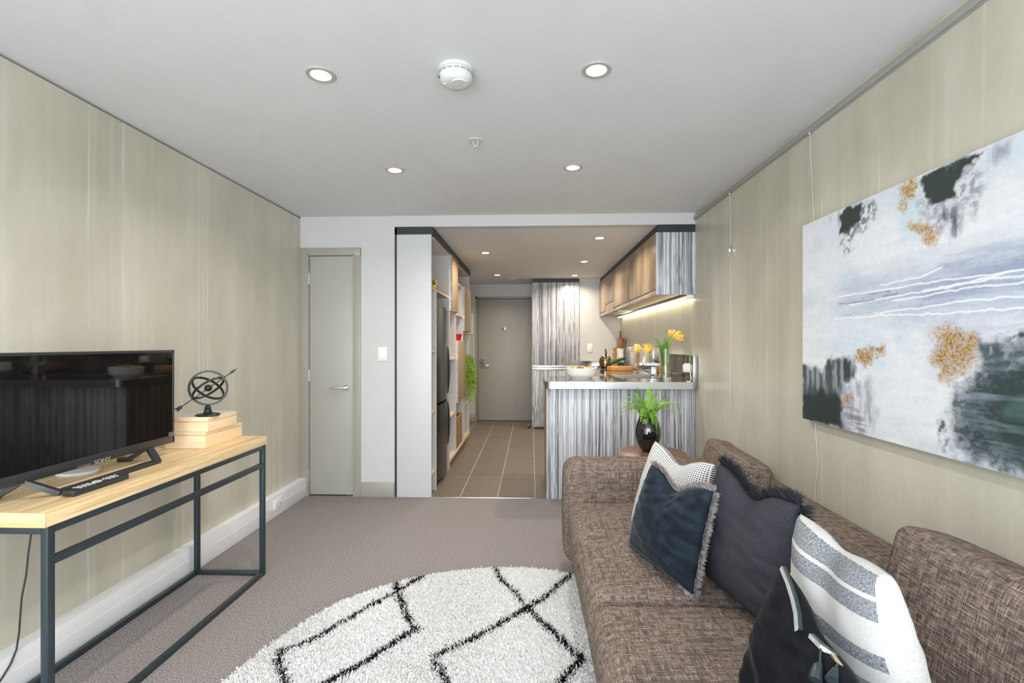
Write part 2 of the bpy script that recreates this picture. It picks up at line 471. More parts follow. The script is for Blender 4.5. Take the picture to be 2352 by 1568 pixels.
# cupboard door in the far wall
d1 = struct('door_1', G().box(FX0, DX0 - .003, YB - .014, YB + .08, 0, FZ, 0.003).box(DX1 + .003, FX1, YB - .014, YB + .08, 0, FZ, 0.003)
            .box(FX0, FX1, YB - .0145, YB + .08, DZ + .004, FZ, 0.003), M_TAUPE)
d1['label'] = 'taupe painted cupboard door frame beside the concrete wall'
leaf = mesh('door_leaf', G().box(DX0, DX1, YB + .004, YB + .042, 0.012, DZ, 0.002), M_DOOR, d1)
mesh('door_stop', G().box(DX0 - .012, DX0 - .004, YB - .016, YB + .01, 0, DZ + .02).box(DX1 + .004, DX1 + .01, YB - .016, YB + .01, 0, DZ + .02).box(DX0 - .012, DX1 + .01, YB - .016, YB + .01, DZ + .010, DZ + .018), M_TAUPE, d1)
for py in (640, 862, 1092):
    z = atY(711, py, YB).z
    mesh('hinge', G().lathe([(.0055, z - .05), (.0055, z + .05)], (DX0 - .002, YB - .004, 0), 10).box(DX0 - .008, DX0 + .004, YB - .002, YB + .006, z - .048, z + .048), M_HINGE, leaf)
def lever(parent, px, py, Y, length, sgn, rr=.026):
    p = atY(px, py, Y)
    g = G().lathe([(rr, 0), (rr, -.006), (rr * .85, -.011)], (p.x, Y, p.z), 24, 'y')
    g.lathe([(.010, -.008), (.010, -.045)], (p.x, Y, p.z), 12, 'y')
    x1 = p.x + sgn * length
    g.box(min(p.x - sgn * .008, x1), max(p.x - sgn * .008, x1), Y - .052, Y - .038, p.z - .009, p.z + .009, 0.004)
    mesh('door_handle', g, M_CHROME, parent, label='chrome lever handle')
lever(leaf, 795, 890, YB + .006, .125, -1)
# entry door
ED0, ED1 = atY(1098.5, 800, YH + .1).x, 0.004 + .01
EZ = atY(1150, 687, YH + .1).z
d2 = struct('door_2', G().box(HX0, ED0 - .003, YH - .012, YH + .13, 0, HZ, 0.003).box(HX0, PX0 + .02, YH - .012, YH + .13, EZ + .004, HZ, 0.003), M_ENTRYF)
leaf2 = mesh('door_leaf', G().box(ED0, PX0 + .03, YH + .09, YH + .13, 0.008, EZ, 0.002), M_ENTRY, d2)
lever(leaf2, 1107, 838.5, YH + .092, .13, 1, .036)
p = atY(1106.5, 829.5, YH + .09)
mesh('deadbolt', G().lathe([(.034, 0), (.034, -.012), (.024, -.022)], (p.x, YH + .09, p.z), 20, 'y'), M_CHROME, leaf2)
p = atY(1158.5, 755, YH + .09)
mesh('peephole', G().lathe([(.030, 0), (.030, -.008), (.016, -.012)], (p.x, YH + .09, p.z), 18, 'y'), M_CHROME, leaf2)

# ------------------------------------------------------------------ ceiling fittings
def downlight(px, py, zc, watts, label, group, warm):
    p = atZ(px, py, zc)
    t = thing('downlight', label, 'downlight', (p.x, p.y, zc), group)
    r = .059
    mesh('bezel', G().lathe([(r, 0.0), (r, -.003), (r * .95, -.0055), (r * .69, -.0045), (r * .67, -.001)], p, 40), M_BEZEL, t)
    mesh('lamp_lens', G().lathe([(r * .695, -.0035), (r * .4, -.004), (.0001, -.0042)], p, 32), M_LAMP, t)
    ld = bpy.data.lights.new('downlight_lamp', 'AREA'); ld.shape = 'DISK'; ld.size = .080
    ld.energy = watts; ld.color = warm; ld.spread = math.radians(150)
    lo = bpy.data.objects.new('downlight_lamp', ld); COL.objects.link(lo); lo.parent = t; lo.location = (0, 0, -.0058)
for px, py, lb in ((737, 171, 'lit lounge downlight beside the smoke detector on the television side'), (1370, 160, 'lit lounge downlight beside the smoke detector on the painting side'),
                   (907, 390, 'lit lounge downlight near the bulkhead on the cupboard door side'), (1316, 384, 'lit lounge downlight near the bulkhead on the sofa side')):
    downlight(px, py, ZC, DOWNLIGHT_W, lb, 'lounge downlights', (1, .94, .86))
for px, py, lb in ((1115, 580, 'lit kitchen downlight over the tiles beside the oak shelf doors'), (1142, 631, 'lit kitchen downlight in front of the entry door'),
                   (1377, 546, 'lit kitchen downlight beside the wall cupboards, closest to the bulkhead'), (1342, 600, 'lit kitchen downlight midway along the wall cupboards'),
                   (1320, 632, 'lit kitchen downlight right in front of the tall pantry')):
    downlight(px, py, ZK, KITCHEN_W, lb, 'kitchen downlights', (1, .87, .71))
# smoke detector
p = atZ(1047, 160, ZC)
t = thing('smoke_detector', 'white domed smoke detector on the lounge ceiling', 'smoke detector', (p.x, p.y, ZC))
mesh('base_plate', G().lathe([(.070, 0), (.070, -.010), (.064, -.014)], p, 40), M_DET, t)
body = mesh('body', G().lathe([(.060, -.012), (.066, -.020), (.067, -.036), (.060, -.052), (.048, -.060), (.03, -.063), (.0001, -.064)], p, 40), M_DET, t)
for k in range(16):
    an = 2 * math.pi * (k + .5) / 16
    c = Vector((p.x + .0665 * math.cos(an), p.y + .0665 * math.sin(an), ZC - .024))
    tx = Vector((-math.sin(an), math.cos(an), 0)) * .0095; n = Vector((math.cos(an), math.sin(an), 0)) * .0016
    vs = [c + sx * tx + sn * n + Vector((0, 0, sz * .0025)) for sx in (-1, 1) for sn in (-1, 1) for sz in (-1, 1)]
    mesh('vent_slot_shade', G().add(vs, [(0, 1, 3, 2), (4, 6, 7, 5), (0, 4, 5, 1), (2, 3, 7, 6), (0, 2, 6, 4), (1, 5, 7, 3)]), M_VENT_SHADE, t)  # raised blocks, their grey stands for the shade inside open vent slots
mesh('test_disc', G().lathe([(.0345, -.0595), (.034, -.0655), (.0001, -.067)], (p.x + .017, p.y - .012, ZC), 28), M_DET, t)
mesh('button', G().lathe([(.0075, -.056), (.007, -.063), (.0001, -.064)], (p.x - .042, p.y - .008, ZC), 16), M_DET, t)
mesh('indicator', G().box(p.x - .066, p.x - .058, p.y - .03, p.y - .024, ZC - .046, ZC - .038, .001), M_SLOT, t)
# sprinklers
def sprinkler(px, py, zc, label, k=1.0):
    p = atZ(px, py, zc)
    t = thing('fire_sprinkler', label, 'sprinkler', (p.x, p.y, zc))
    mesh('escutcheon', G().lathe([(.04 * k, 0), (.040 * k, -.003), (.033 * k, -.004), (.024 * k, -.003), (.0001, -.0025)], p, 28), M_DET, t)
    mesh('frame_arm', G().tube([p + Vector((-.012, 0, 0)), p + Vector((-.013, 0, -.018)), p + Vector((0, 0, -.034)), p + Vector((.013, 0, -.018)), p + Vector((.012, 0, 0))], .0025, 6), M_DET, t)
    mesh('glass_bulb', G().lathe([(.003, -.002), (.004, -.016), (.003, -.03)], p, 10), M_BEZEL, t)
    mesh('deflector', G().lathe([(.013, -.034), (.013, -.0365), (.0001, -.037)], p, 16), M_DET, t)
sprinkler(1092, 323, ZC, 'small fire sprinkler head in the lounge ceiling')
sprinkler(1167, 615, ZK, 'small fire sprinkler head in the kitchen ceiling', .9)
p = atZ(1176, 640.5, ZK)
t = thing('ceiling_vent', 'flat round white vent in the kitchen ceiling near the entry door', 'vent', (p.x, p.y, ZK))
mesh('rim', G().lathe([(.085, 0), (.085, -.008), (.072, -.012), (.066, -.006)], p, 32), M_DET, t)
mesh('disc', G().lathe([(.056, -.004), (.056, -.014), (.0001, -.016)], p, 32), M_DET, t)

# ------------------------------------------------------------------ switches and sockets
def plate(name, label, cat, x, z, Y, w, h, extra):
    t = thing(name, label, cat, (x, Y, z - h / 2))
    mesh('cover_plate', G().box(x - w / 2, x + w / 2, Y - .009, Y, z - h / 2, z + h / 2, .003), M_PLASTIC, t)
    extra(t, x, z, Y); return t
p = atY(879, 812.5, YB)
def ex(t, x, z, Y):
    mesh('dial', G().lathe([(.017, -.009), (.016, -.022), (.0001, -.023)], (x + .008, Y, z - .028), 20, 'y'), M_PLASTIC, t)
    for k in (-1, 1): mesh('switch', G().box(x + k * .015 - .009, x + k * .015 + .009, Y - .013, Y - .008, z + .015, z + .03, .002), M_PLASTIC, t)
plate('light_switch', 'white wall switch plate with dimmer dial beside the cupboard door', 'light switch', p.x, p.z, YB, .078, .12, ex)
p = atY(1355, 798.5, YK)
def ex(t, x, z, Y):
    for k in (-1, 1): mesh('switch', G().box(x - .012, x + .012, Y - .013, Y - .008, z + k * .016 - .008, z + k * .016 + .008, .002), M_PLASTIC, t)
plate('light_switch', 'white wall switch plate on the beige kitchen end wall', 'light switch', p.x, p.z, YK, .074, .125, ex)
# double socket on the left skirting
p = atX(637, 1155, SKX)
t = thing('power_socket', 'white double power socket on the white skirting', 'power socket', (SKX, p.y, p.z - .037))
mesh('cover_plate', G().box(SKX, SKX + .011, p.y - .058, p.y + .058, p.z - .037, p.z + .037, .003), M_PLASTIC, t)
for k in (-1, 1):
    mesh('switch', G().box(SKX + .008, SKX + .0145, p.y + k * .028 - .008, p.y + k * .028 + .008, p.z + .012, p.z + .026, .002), M_PLASTIC, t)
    for j in (-1, 1):
        mesh('pin_slot', G().box(SKX + .0105, SKX + .0115, p.y + k * .028 + j * .007 - .0015, p.y + k * .028 + j * .007 + .0015, p.z - .016, p.z - .004), M_SLOT, t)
# notice beside the entry door
a, b = atY(1079.5, 720, YH), atY(1087.5, 767.5, YH)
t = thing('notice_frame', 'white framed notice sheet on the wall beside the entry door', 'notice', ((a.x + b.x) / 2, YH, b.z))
mesh('frame', G().box(a.x - .12, b.x, YH - .018, YH, b.z, a.z, .004), M_PLASTIC, t)
mesh('sheet', G().box(a.x - .10, b.x - .018, YH - .0195, YH - .017, b.z + .03, a.z - .02), M_WHITE, t)
for k in range(9):
    z = a.z - .06 - k * .024
    mesh('text_line', G().box(a.x - .085, b.x - .03 - .012 * (k % 3), YH - .0205, YH - .0192, z - .003, z), M_SLOT, t)
# door stop on the floor
p = atZ(1214.5, 983, 0)
t = thing('door_stop', 'small metal floor door stop beside the tall cupboard', 'door stop', (p.x, p.y, 0))
mesh('post', G().lathe([(.022, 0), (.022, .006), (.012, .010), (.012, .035)], p, 16), M_BLACK, t)
mesh('cap', G().lathe([(.02, .033), (.024, .045), (.018, .058), (.0001, .06)], p, 16), M_CHROME, t)

# ------------------------------------------------------------------ shelving wall with the fridge
ZT = 2.24
X0 = -1.15
t = thing('shelving_unit', 'tall white open shelving with oak doors and black top band', 'shelving', ((X0 + XS) / 2, 5.3, 0))
mesh('end_panel', G().box(XP + .016, XS, YB - .004, YB + .016, 0, ZT, .001), M_MELA, t)
mesh('black_edge', G().box(XP, XP + .018, YB - .006, YB + .014, 0, ZT + .06), M_BLACK, t)
mesh('top_band', G().box(XP, XS + .012, YB - .006, 6.60, ZT, ZK), M_BLACK, t)
mesh('top_panel', G().box(X0, XS, YB + .1, 6.58, ZT - .018, ZT), M_MELA, t)
def up(y, z0, z1, th=.02, xb=X0): mesh('divider', G().box(xb, XS, y, y + th, z0, z1), M_MELA, t)
def shelf(y0, y1, z, th=.02, m=None): mesh('shelf', G().box(X0, XS - .004, y0, y1, z - th, z), m or M_SHELFWOOD, t)
up(4.275, 0, 1.79); up(4.955, 0, ZT - .018, .04, -1.46); up(5.405, .10, 1.64); up(5.405, 1.64, ZT - .018)
up(5.965, .10, 2.02); up(6.10, .10, .62); up(6.56, .10, ZT - .018)
shelf(4.17, 4.955, 1.80)
for z in (1.255, .72, .19): shelf(YB + .018, 4.275, z)
shelf(4.995, 5.405, 1.655); shelf(4.995, 5.405, 1.155); shelf(4.995, 5.405, .545)
shelf(5.425, 6.56, 2.02); shelf(5.425, 5.965, 1.655); shelf(5.425, 5.965, 1.345); shelf(6.0, 6.56, .53); shelf(6.0, 6.56, .97)
shelf(5.985, 6.56, 1.46); shelf(5.425, 6.0, .63)
mesh('base_board', G().box(X0, XS + .006, 4.99, 6.60, .072, .10), M_SHELFWOOD, t)
mesh('plinth', G().box(X0, XS - .05, 4.99, 6.55, 0, .072), M_MELA, t)
mesh('back_panel', G().box(X0 - .015, X0, 4.97, 6.58, 0, ZT), M_MELA, t)
mesh('back_panel', G().box(X0 - .015, X0, 4.17, 4.97, 1.79, ZT), M_MELA, t)
def sdoor(y0, y1, z0, z1):
    d = mesh('cabinet_door', G().box(XS + .001, XS + .019, y0, y1, z0, z1, .001), M_SHELFDOOR, t)
    mesh('edge_strip', G().box(XS - .004, XS + .0195, y0 - .012, y0, z0, z1), M_ALU, d)
sdoor(5.005, 5.43, 1.655, ZT); sdoor(5.975, 6.585, 1.465, 2.02); sdoor(5.425, 6.10, .64, 1.335)
# fridge
t = thing('fridge', 'dark stainless fridge freezer in the shelving niche', 'fridge', (-1.15, 4.62, 0))
mesh('body', G().box(-1.46, -.905, 4.305, 4.935, .03, 1.64, .01), M_FRIDGE, t)
def fdoor(z0, z1):
    n = 16; outer = []
    for k in range(n + 1):
        y = 4.300 + .64 * k / n; u = (y - 4.62) / .32
        outer.append((-.875 + .040 * (1 - abs(u) ** 2.4), y))
    poly = [(-.905, 4.300)] + outer + [(-.905, 4.94)]
    g = G(); m = len(poly)
    g.extrude([(x, y) for x, y in poly], z0, z1)
    return mesh('fridge_door', g, M_FRIDGE, t, smooth=30)
da = fdoor(.765, 1.655); db = fdoor(.05, .745)
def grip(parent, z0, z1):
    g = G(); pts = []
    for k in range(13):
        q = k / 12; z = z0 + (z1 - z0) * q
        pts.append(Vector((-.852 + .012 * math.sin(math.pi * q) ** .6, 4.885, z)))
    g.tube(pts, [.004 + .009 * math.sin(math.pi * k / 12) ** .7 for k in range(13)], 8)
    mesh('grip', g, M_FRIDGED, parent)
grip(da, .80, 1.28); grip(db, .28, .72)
for y in (4.33, 4.91): mesh('foot', G().lathe([(.02, 0), (.02, .035)], (-.93, y, 0), 12), M_BLACK, t)
mesh('foot', G().lathe([(.02, 0), (.02, .035)], (-1.42, 4.62, 0), 12), M_BLACK, t)
# things on the shelves
M_YEL = NT('yellow_patterned_glaze'); M_YEL.set('Roughness', .3)
_v = M_YEL.n('ShaderNodeTexVoronoi', i_Vector=M_YEL.coord(), i_Scale=48.0)
M_YEL.set('Base Color', M_YEL.ramp(M_YEL.noise(M_YEL.coord(), 38, 2), [(.42, sr(70, 66, 50)), (.47, sr(226, 196, 40)), (.58, sr(236, 206, 60)), (.62, sr(240, 238, 225))], 'CONSTANT'))
M_YEL = M_YEL.m
cy = 4.30
t = thing('patterned_ornament', 'yellow and black patterned pottery ornament in the top cubby', 'ornament', (-.895, cy, 1.80))
mesh('body', G().lathe([(.03, 1.80), (.052, 1.815), (.060, 1.845), (.052, 1.875), (.034, 1.893), (.030, 1.897)], (-.905, cy, 0), 24), M_YEL, t)
mesh('lid', G().lathe([(.036, 1.895), (.030, 1.905), (.008, 1.912), (.012, 1.922), (.0001, 1.93)], (-.905, cy, 0), 20), M_YEL, t)
mesh('spout', G().tube([(-.905, cy + .045, 1.84), (-.885, cy + .085, 1.855), (-.87, cy + .105, 1.87)], [.014, .011, .008], 10), M_YEL, t)
M_RED = plain('red_glaze', sr(196, 24, 26), .25)
mesh('red_pot', G().lathe([(.036, 1.345), (.044, 1.40), (.048, 1.417), (.052, 1.417), (.052, 1.426), (.045, 1.426), (.036, 1.36), (.0001, 1.358)], (-.893, 5.83, 0), 24), M_RED,
     label='small red pot on a shelf of the white unit', cat='pot')
# wicker basket
M_WICK = wood('wicker', sr(104, 80, 48), sr(170, 138, 92), 'x', 60, .4, .7, .4)
bx0, bx1, by0, by1, bz0, bz1 = -1.10, XS - .015, 5.47, 5.93, .101, .44
t = thing('wicker_basket', 'woven wicker basket on the bottom shelf', 'basket', ((bx0 + bx1) / 2, (by0 + by1) / 2, bz0))
g = G()
nst = 15
for r in range(nst):
    z = bz0 + (bz1 - bz0) * (r + .5) / nst
    pts = []
    for (xa, ya, xb2, yb2, m) in ((bx0, by0, bx1, by0, 8), (bx1, by0, bx1, by1, 14), (bx1, by1, bx0, by1, 8), (bx0, by1, bx0, by0, 14)):
        for k in range(m):
            q = k / m; off = .004 * (1 if (k + r) % 2 else -1)
            nx, ny = (yb2 - ya), -(xb2 - xa); l = math.hypot(nx, ny)
            pts.append((xa + (xb2 - xa) * q + off * nx / l, ya + (yb2 - ya) * q + off * ny / l, z))
    g.tube(pts, .0118, 6, closed=True)
mesh('weave', g, M_WICK, t, kind='stuff')
mesh('rim', G().tube([(bx0, by0, bz1), (bx1, by0, bz1), (bx1, by1, bz1), (bx0, by1, bz1)], .014, 8, closed=True), M_WICK, t)
mesh('base', G().box(bx0, bx1, by0, by1, bz0 - .001, bz0 + .01), M_WICK, t)
# trailing fern on the shelf
def blade_mat(name, a, b):
    q = NT(name); q.set('Roughness', .5); q.set('Specular IOR Level', .3)
    q.set('Base Color', q.ramp(q.noise(q.coord(), 16, 3), [(.3, a), (.7, b)]))
    q.set('Subsurface Weight', 0.0)
    return q.m
M_TRAIL = blade_mat('trailing_fern_green', sr(92, 132, 22), sr(172, 202, 72))
px_, py_ = -.93, 6.27
t = thing('trailing_fern', 'fluffy bright green fern trailing from the white shelving', 'plant', (px_, py_, .97))
mesh('pot', G().lathe([(.05, .97), (.065, 1.07), (.068, 1.075), (.060, 1.075), (.05, .99), (.0001, .985)], (px_, py_, 0), 20), M_MELA, t)
g = G(); R_ = random.Random(4)
def add_blade(g, p, d, l, w):
    d = d.normalized(); s_ = d.cross(Vector((R_.uniform(-1, 1), R_.uniform(-1, 1), R_.uniform(-1, 1)))).normalized() * w
    e = p + d * l; md = p + d * l * .5
    g.add([p, md + s_, e, md - s_], [(0, 1, 2, 3)])
for sidx in range(42):
    an = R_.uniform(-1.2, 1.2); L = R_.uniform(.25, .62)
    p0 = Vector((px_ + .02, py_ + R_.uniform(-.1, .16), 1.08)); pts = []
    reach = R_.uniform(.06, .16); ysp = R_.uniform(-.10, .14)
    for k in range(16):
        q = k / 15
        x = p0.x + reach * math.sin(min(1, q * 2.4) * math.pi / 2) + .012 * math.sin(q * 9 + sidx)
        z = p0.z + .06 * math.sin(min(1, q * 2.4) * math.pi) - L * max(0, q - .15) ** 1.1
        pts.append(Vector((x, p0.y + ysp * q, z)))
    for k in range(1, 16):
        for _ in range(7):
            d = Vector((R_.uniform(-.5, 1), R_.uniform(-1, 1), R_.uniform(-1, .5)))
            add_blade(g, pts[k] + Vector((0, 0, R_.uniform(-.02, .02))), d, R_.uniform(.025, .075), .0020)
for v_i, v_ in enumerate(g.v):
    x_, y_, z_ = v_
    if z_ < 1.0: x_ = max(x_, XS + .003)          # below the pot's shelf the strands hang in front of it
    if x_ < XS + .024 and y_ < 6.125: x_, y_ = max(x_, XS + .003), max(y_, 6.108)   # clear of the oak door
    y_ = min(y_, 6.545)
    g.v[v_i] = (x_, y_, z_)
mesh('foliage', g, M_TRAIL, t, kind='stuff', smooth=0)

# ------------------------------------------------------------------ kitchen cabinets
# tall pantry with two doors and a long metal pull between them
t = thing('pantry_cabinet', 'tall grained pantry cupboard with a silver pull band beside the entry door', 'cabinet', ((PX0 + PX1) / 2, 7.7, 0))
YP = 7.38
zb0, zb1 = atY(1276, 850, YP).z, atY(1276, 839, YP).z
mesh('body', G().box(PX0, PX1, YP + .02, YH - .015, .0, 2.245), plain('cabinet_carcass', sr(150, 142, 132), .5), t)
mesh('door', G().box(PX0, PX1, YP, YP + .02, zb1, 2.245, .001), M_PANTRY, t)
mesh('door', G().box(PX0, PX1, YP, YP + .02, .035, zb0, .001), M_PANTRY, t)
g = G().box(PX0, PX1, YP + .012, YP + .02, zb0, zb1)
for a in (.0, .5): g.box(PX0, PX1, YP - .004, YP + .014, zb0 + (zb1 - zb0) * (a + .03), zb0 + (zb1 - zb0) * (a + .40), .004)
mesh('pull_band', g, M_ALU, t, label='silver pull band')
mesh('plinth', G().box(PX0 + .04, PX1, YP - .001, YP + .03, 0, .035), M_BLACK, t)
mesh('top_band', G().box(PX0 + .008, PX1, YP - .002, YH - .015, 2.245, ZK - .001), M_BLACK, t)

# wall cupboards
UX = atY(1507, 600, YB).x; UZ0 = atY(1550, 676, YB).z; UZ1 = atY(1550, 533, YB).z
UY1 = YK - .005
t = thing('wall_cupboards', 'brown grained wall cupboards with a grey zebra end panel', 'cabinet', ((UX + XR) / 2, 5.7, UZ0))
mesh('end_panel', G().box(UX, XR, YB - .002, YB + .018, UZ0, UZ1, .001), M_ZEBRA, t)
mesh('carcass', G().box(UX + .02, XR, YB + .018, UY1, UZ0 + .012, UZ1), M_UPPER, t)
mesh('top_band', G().box(UX + .014, XR, YB - .001, UY1, UZ1, ZK), M_BLACK, t)
def uy(cx): return max(YB + .02, min(UY1, atX(1200 + cx / 5.227, 650, UX).y))
edges = [YB + .02, uy(1425), uy(1285), uy(1092), uy(1002), UY1]
for k, (a, b) in enumerate(zip(edges, edges[1:])):
    lift = .05 if k < 3 else (.14 if k == 3 else .05)
    d = mesh('door', G().box(UX, UX + .019, a + .0015, b - .0015, UZ0 + lift, UZ1, .001), M_UPPER, t)
    mesh('finger_pull', G().box(UX + .012, UX + .03, a + .002, b - .002, UZ0 + lift - .03, UZ0 + lift), M_MELA, d)
    mesh('lower_rail', G().box(UX, UX + .02, a + .0015, b - .0015, UZ0 + .0, UZ0 + lift - .026), M_UPPER, d)
mesh('hood_filter', G().box(UX + .06, XR - .07, edges[3], edges[4], UZ0 + .002, UZ0 + .014), M_ALU, t)
# LED strip
t = thing('led_strip_light', 'glowing strip light under the wall cupboards', 'strip light', (XR - .045, 5.6, UZ0 - .03))
LY0, LY1 = YB + .042, UY1 - .1
mesh('housing', G().box(XR - .062, XR - .026, LY0 - .012, LY1 + .01, UZ0 - .012, UZ0 + .011, .003), M_ALU, t)
mesh('diffuser', G().box(XR - .060, XR - .028, LY0, LY1, UZ0 - .026, UZ0 - .010, .005), M_LED, t)
mesh('end_cap', G().box(XR - .064, XR - .004, LY0 - .022, LY0 - .002, UZ0 - .034, UZ0 + .006, .003), M_PLASTIC, t)
ld = bpy.data.lights.new('led_lamp', 'AREA'); ld.shape = 'RECTANGLE'; ld.size = .025; ld.size_y = LY1 - LY0
ld.energy = LED_W; ld.color = (1, .92, .66)
lo = bpy.data.objects.new('led_lamp', ld); COL.objects.link(lo); lo.parent = t
lo.location = Vector((XR - .045, (LY0 + LY1) / 2, UZ0 - .029)) - ORI[t.name]

# peninsula and base cupboards
KX0 = atY(1255.5, 1000, YB).x; KX1 = atY(1597, 1000, YB).x - .002
CX0 = KX0 - .012; CY0 = YB - .062; CZ0 = .936; CYB = 4.72; RX = .746
t = thing('kitchen_peninsula', 'grey zebra striped kitchen peninsula under the steel worktop', 'cabinet', ((KX0 + KX1) / 2, 4.38, 0))
mesh('front_panel', G().box(KX0, KX1, YB, YB + .02, 0.0, CZ0, .001), M_ZEBRA, t)
mesh('carcass', G().box(KX0 + .001, KX1, YB + .02, CYB - .03, 0.0, .70), M_UPPER, t)
mesh('side_panel', G().box(KX0 - .003, KX0 + .016, YB + .02, CYB - .03, 0, CZ0), M_UPPER, t)
for a, b in ((KX0 + .02, KX0 + .31), (KX0 + .31, KX0 + .6)):
    mesh('door', G().box(a, b - .003, CYB - .03, CYB - .012, .1, CZ0 - .02, .001), M_UPPER, t)
mesh('plinth', G().box(KX0 + .02, RX, CYB - .031, CYB - .03, 0, .1), M_BLACK, t)
t = thing('base_cupboards', 'brown grained base cupboards along the concrete kitchen wall', 'cabinet', (1.06, 6.05, 0))
mesh('carcass', G().box(RX + .04, XR - .003, CYB - .028, YK - .002, 0.1, .70), M_UPPER, t)
mesh('plinth', G().box(RX + .08, XR - .003, CYB - .028, YK - .002, 0, .1), M_BLACK, t)
ys = [CYB - .01, 5.35, 6.05, 6.7, YK - .004]
for a, b in zip(ys, ys[1:]): mesh('door', G().box(RX + .02, RX + .039, a + .002, b - .002, .1, CZ0 - .025, .001), M_UPPER, t)

# steel worktop with sink and upstand
SX0, SX1, SY0, SY1 = .80, 1.22, 4.42, 4.98
def arc(cx, cy, r, a0, a1, n=8): return [(cx + r * math.cos(math.radians(a0 + (a1 - a0) * k / n)), cy + r * math.sin(math.radians(a0 + (a1 - a0) * k / n))) for k in range(n + 1)]
UPX = XR - .037
g = G()
r = .05
left = arc(CX0 + r, CYB - r, r, 90, 180) + arc(CX0 + r, CY0 + r, r, 180, 270) + [(SX0, CY0)]
left += [(SX0, SY1), (RX, SY1)] + [(RX - .06 + .06 * math.cos(math.radians(a)), CYB + .06 - .06 * math.sin(math.radians(a))) for a in range(0, 91, 15)]
g.extrude(left, CZ0, CT)
g.extrude([(SX0, CY0), (SX1, CY0), (SX1, SY0), (SX0, SY0)], CZ0, CT)
g.extrude([(SX1, CY0), (UPX, CY0), (UPX, SY1), (SX1, SY1)], CZ0, CT)
g.extrude([(RX, SY1), (UPX, SY1), (UPX, YK - .002), (RX, YK - .002)], CZ0, CT)
wt = thing('worktop', 'stainless steel kitchen worktop with raised back edge', 'worktop', (.75, 5.0, CZ0))
mesh('top', g, M_STEEL, wt, smooth=30)
mesh('front_edge', G().extrude(arc(CX0 - .002 + r, CYB - r, r, 100, 180) + arc(CX0 - .002 + r, CY0 - .003 + r, r, 180, 270) + [(UPX - .002, CY0 - .003), (UPX - .002, CY0 + .02), (CX0 + .06, CY0 + .02), (CX0 + .02, CY0 + .06)], CZ0 - .002, CT - .002), M_BRUSH, wt, smooth=30)
sb_ = thing('steel_splashback', 'mirror polished steel splashback along the concrete kitchen wall', 'splashback', (XR - .02, 5.7, CZ0))
mesh('panel', G().box(UPX, XR - .001, CY0, YK - .004, CZ0, 1.212, .002), M_STEEL, sb_)
mesh('end_trim', G().box(UPX - .002, XR - .001, CY0 - .004, CY0 + .012, CZ0, 1.214, .004), M_BRUSH, sb_)
mesh('end_panel', G().box(RX, UPX, YK - .012, YK - .002, CT, CT + .05), M_STEEL, sb_)
g = G(); zb = CT - .20
for (x0, x1, y0, y1) in ((SX0, SX0 + .004, SY0, SY1), (SX1 - .004, SX1, SY0, SY1), (SX0, SX1, SY0, SY0 + .004), (SX0, SX1, SY1 - .004, SY1)):
    g.box(x0, x1, y0, y1, zb, CT - .001)
g.box(SX0, SX1, SY0, SY1, zb - .004, zb)
sk = mesh('sink_basin', g, M_BRUSH, wt)
mesh('drain', G().lathe([(.04, zb), (.04, zb + .003), (.02, zb + .001), (.0001, zb)], ((SX0 + SX1) / 2, (SY0 + SY1) / 2, 0), 24), M_CHROME, sk)
# hob
t = thing('gas_hob', 'black glass hob set into the steel worktop', 'hob', (1.06, 6.25, CT))
mesh('glass', G().box(RX + .05, UPX - .04, 5.95, 6.55, CT - .001, CT + .006, .002), plain('black_glass', sr(24, 24, 26), .06, coat=.5), t)
kc_ = atZ(1391, 845, CT + .007)
for (x, y) in ((kc_.x, kc_.y + .02), (.92, 6.42), (1.2, 6.1), (1.2, 6.4)):
    mesh('burner', G().lathe([(.055, CT + .006), (.052, CT + .018), (.03, CT + .0225), (.0001, CT + .0225)], (x, y, 0), 20), M_BLACK, t)
for (x, y) in ((.82, 6.05), (.82, 6.2)): mesh('knob', G().lathe([(.02, CT + .006), (.018, CT + .032), (.0001, CT + .033)], (x, y, 0), 16), M_CHROME, t)
# tap
tp = atZ(1501, 873.5, CT)
t = thing('kitchen_tap', 'square chrome mixer tap standing on the steel worktop', 'tap', (tp.x, tp.y, CT))
def z_at(py): return CAM_Z - (py - HORIZON) * (tp.y * _c - tp.x * _s) / F_PX
mesh('base_plate', G().box(tp.x - .034, tp.x + .034, tp.y - .03, tp.y + .03, CT, CT + .012, .002), M_CHROME, t)
mesh('column', G().box(tp.x - .021, tp.x + .021, tp.y - .021, tp.y + .021, CT + .01, z_at(842), .003), M_CHROME, t)
mesh('collar', G().box(tp.x - .026, tp.x + .026, tp.y - .026, tp.y + .026, z_at(859), z_at(857), .001), M_CHROME, t)
hd = mesh('mixer_head', G().box(tp.x - .052, tp.x + .058, tp.y - .026, tp.y + .026, z_at(842), z_at(833), .004), M_CHROME, t)
mesh('side_handle', G().box(tp.x - .085, tp.x - .05, tp.y - .016, tp.y + .016, z_at(841), z_at(833.5), .004).box(tp.x - .092, tp.x - .084, tp.y - .012, tp.y + .012, z_at(841), z_at(820), .002), M_CHROME, hd)
mesh('riser', G().box(tp.x - .007, tp.x + .007, tp.y - .007, tp.y + .007, z_at(834), z_at(797.5), .002), M_CHROME, t)
sp = mesh('spout', G().box(tp.x - .218, tp.x + .007, tp.y - .012, tp.y + .012, z_at(799.5), z_at(796.8), .002), M_CHROME, t)
mesh('nozzle', G().lathe([(.009, z_at(803)), (.009, z_at(799))], (tp.x - .2, tp.y, 0), 14), M_CHROME, sp)

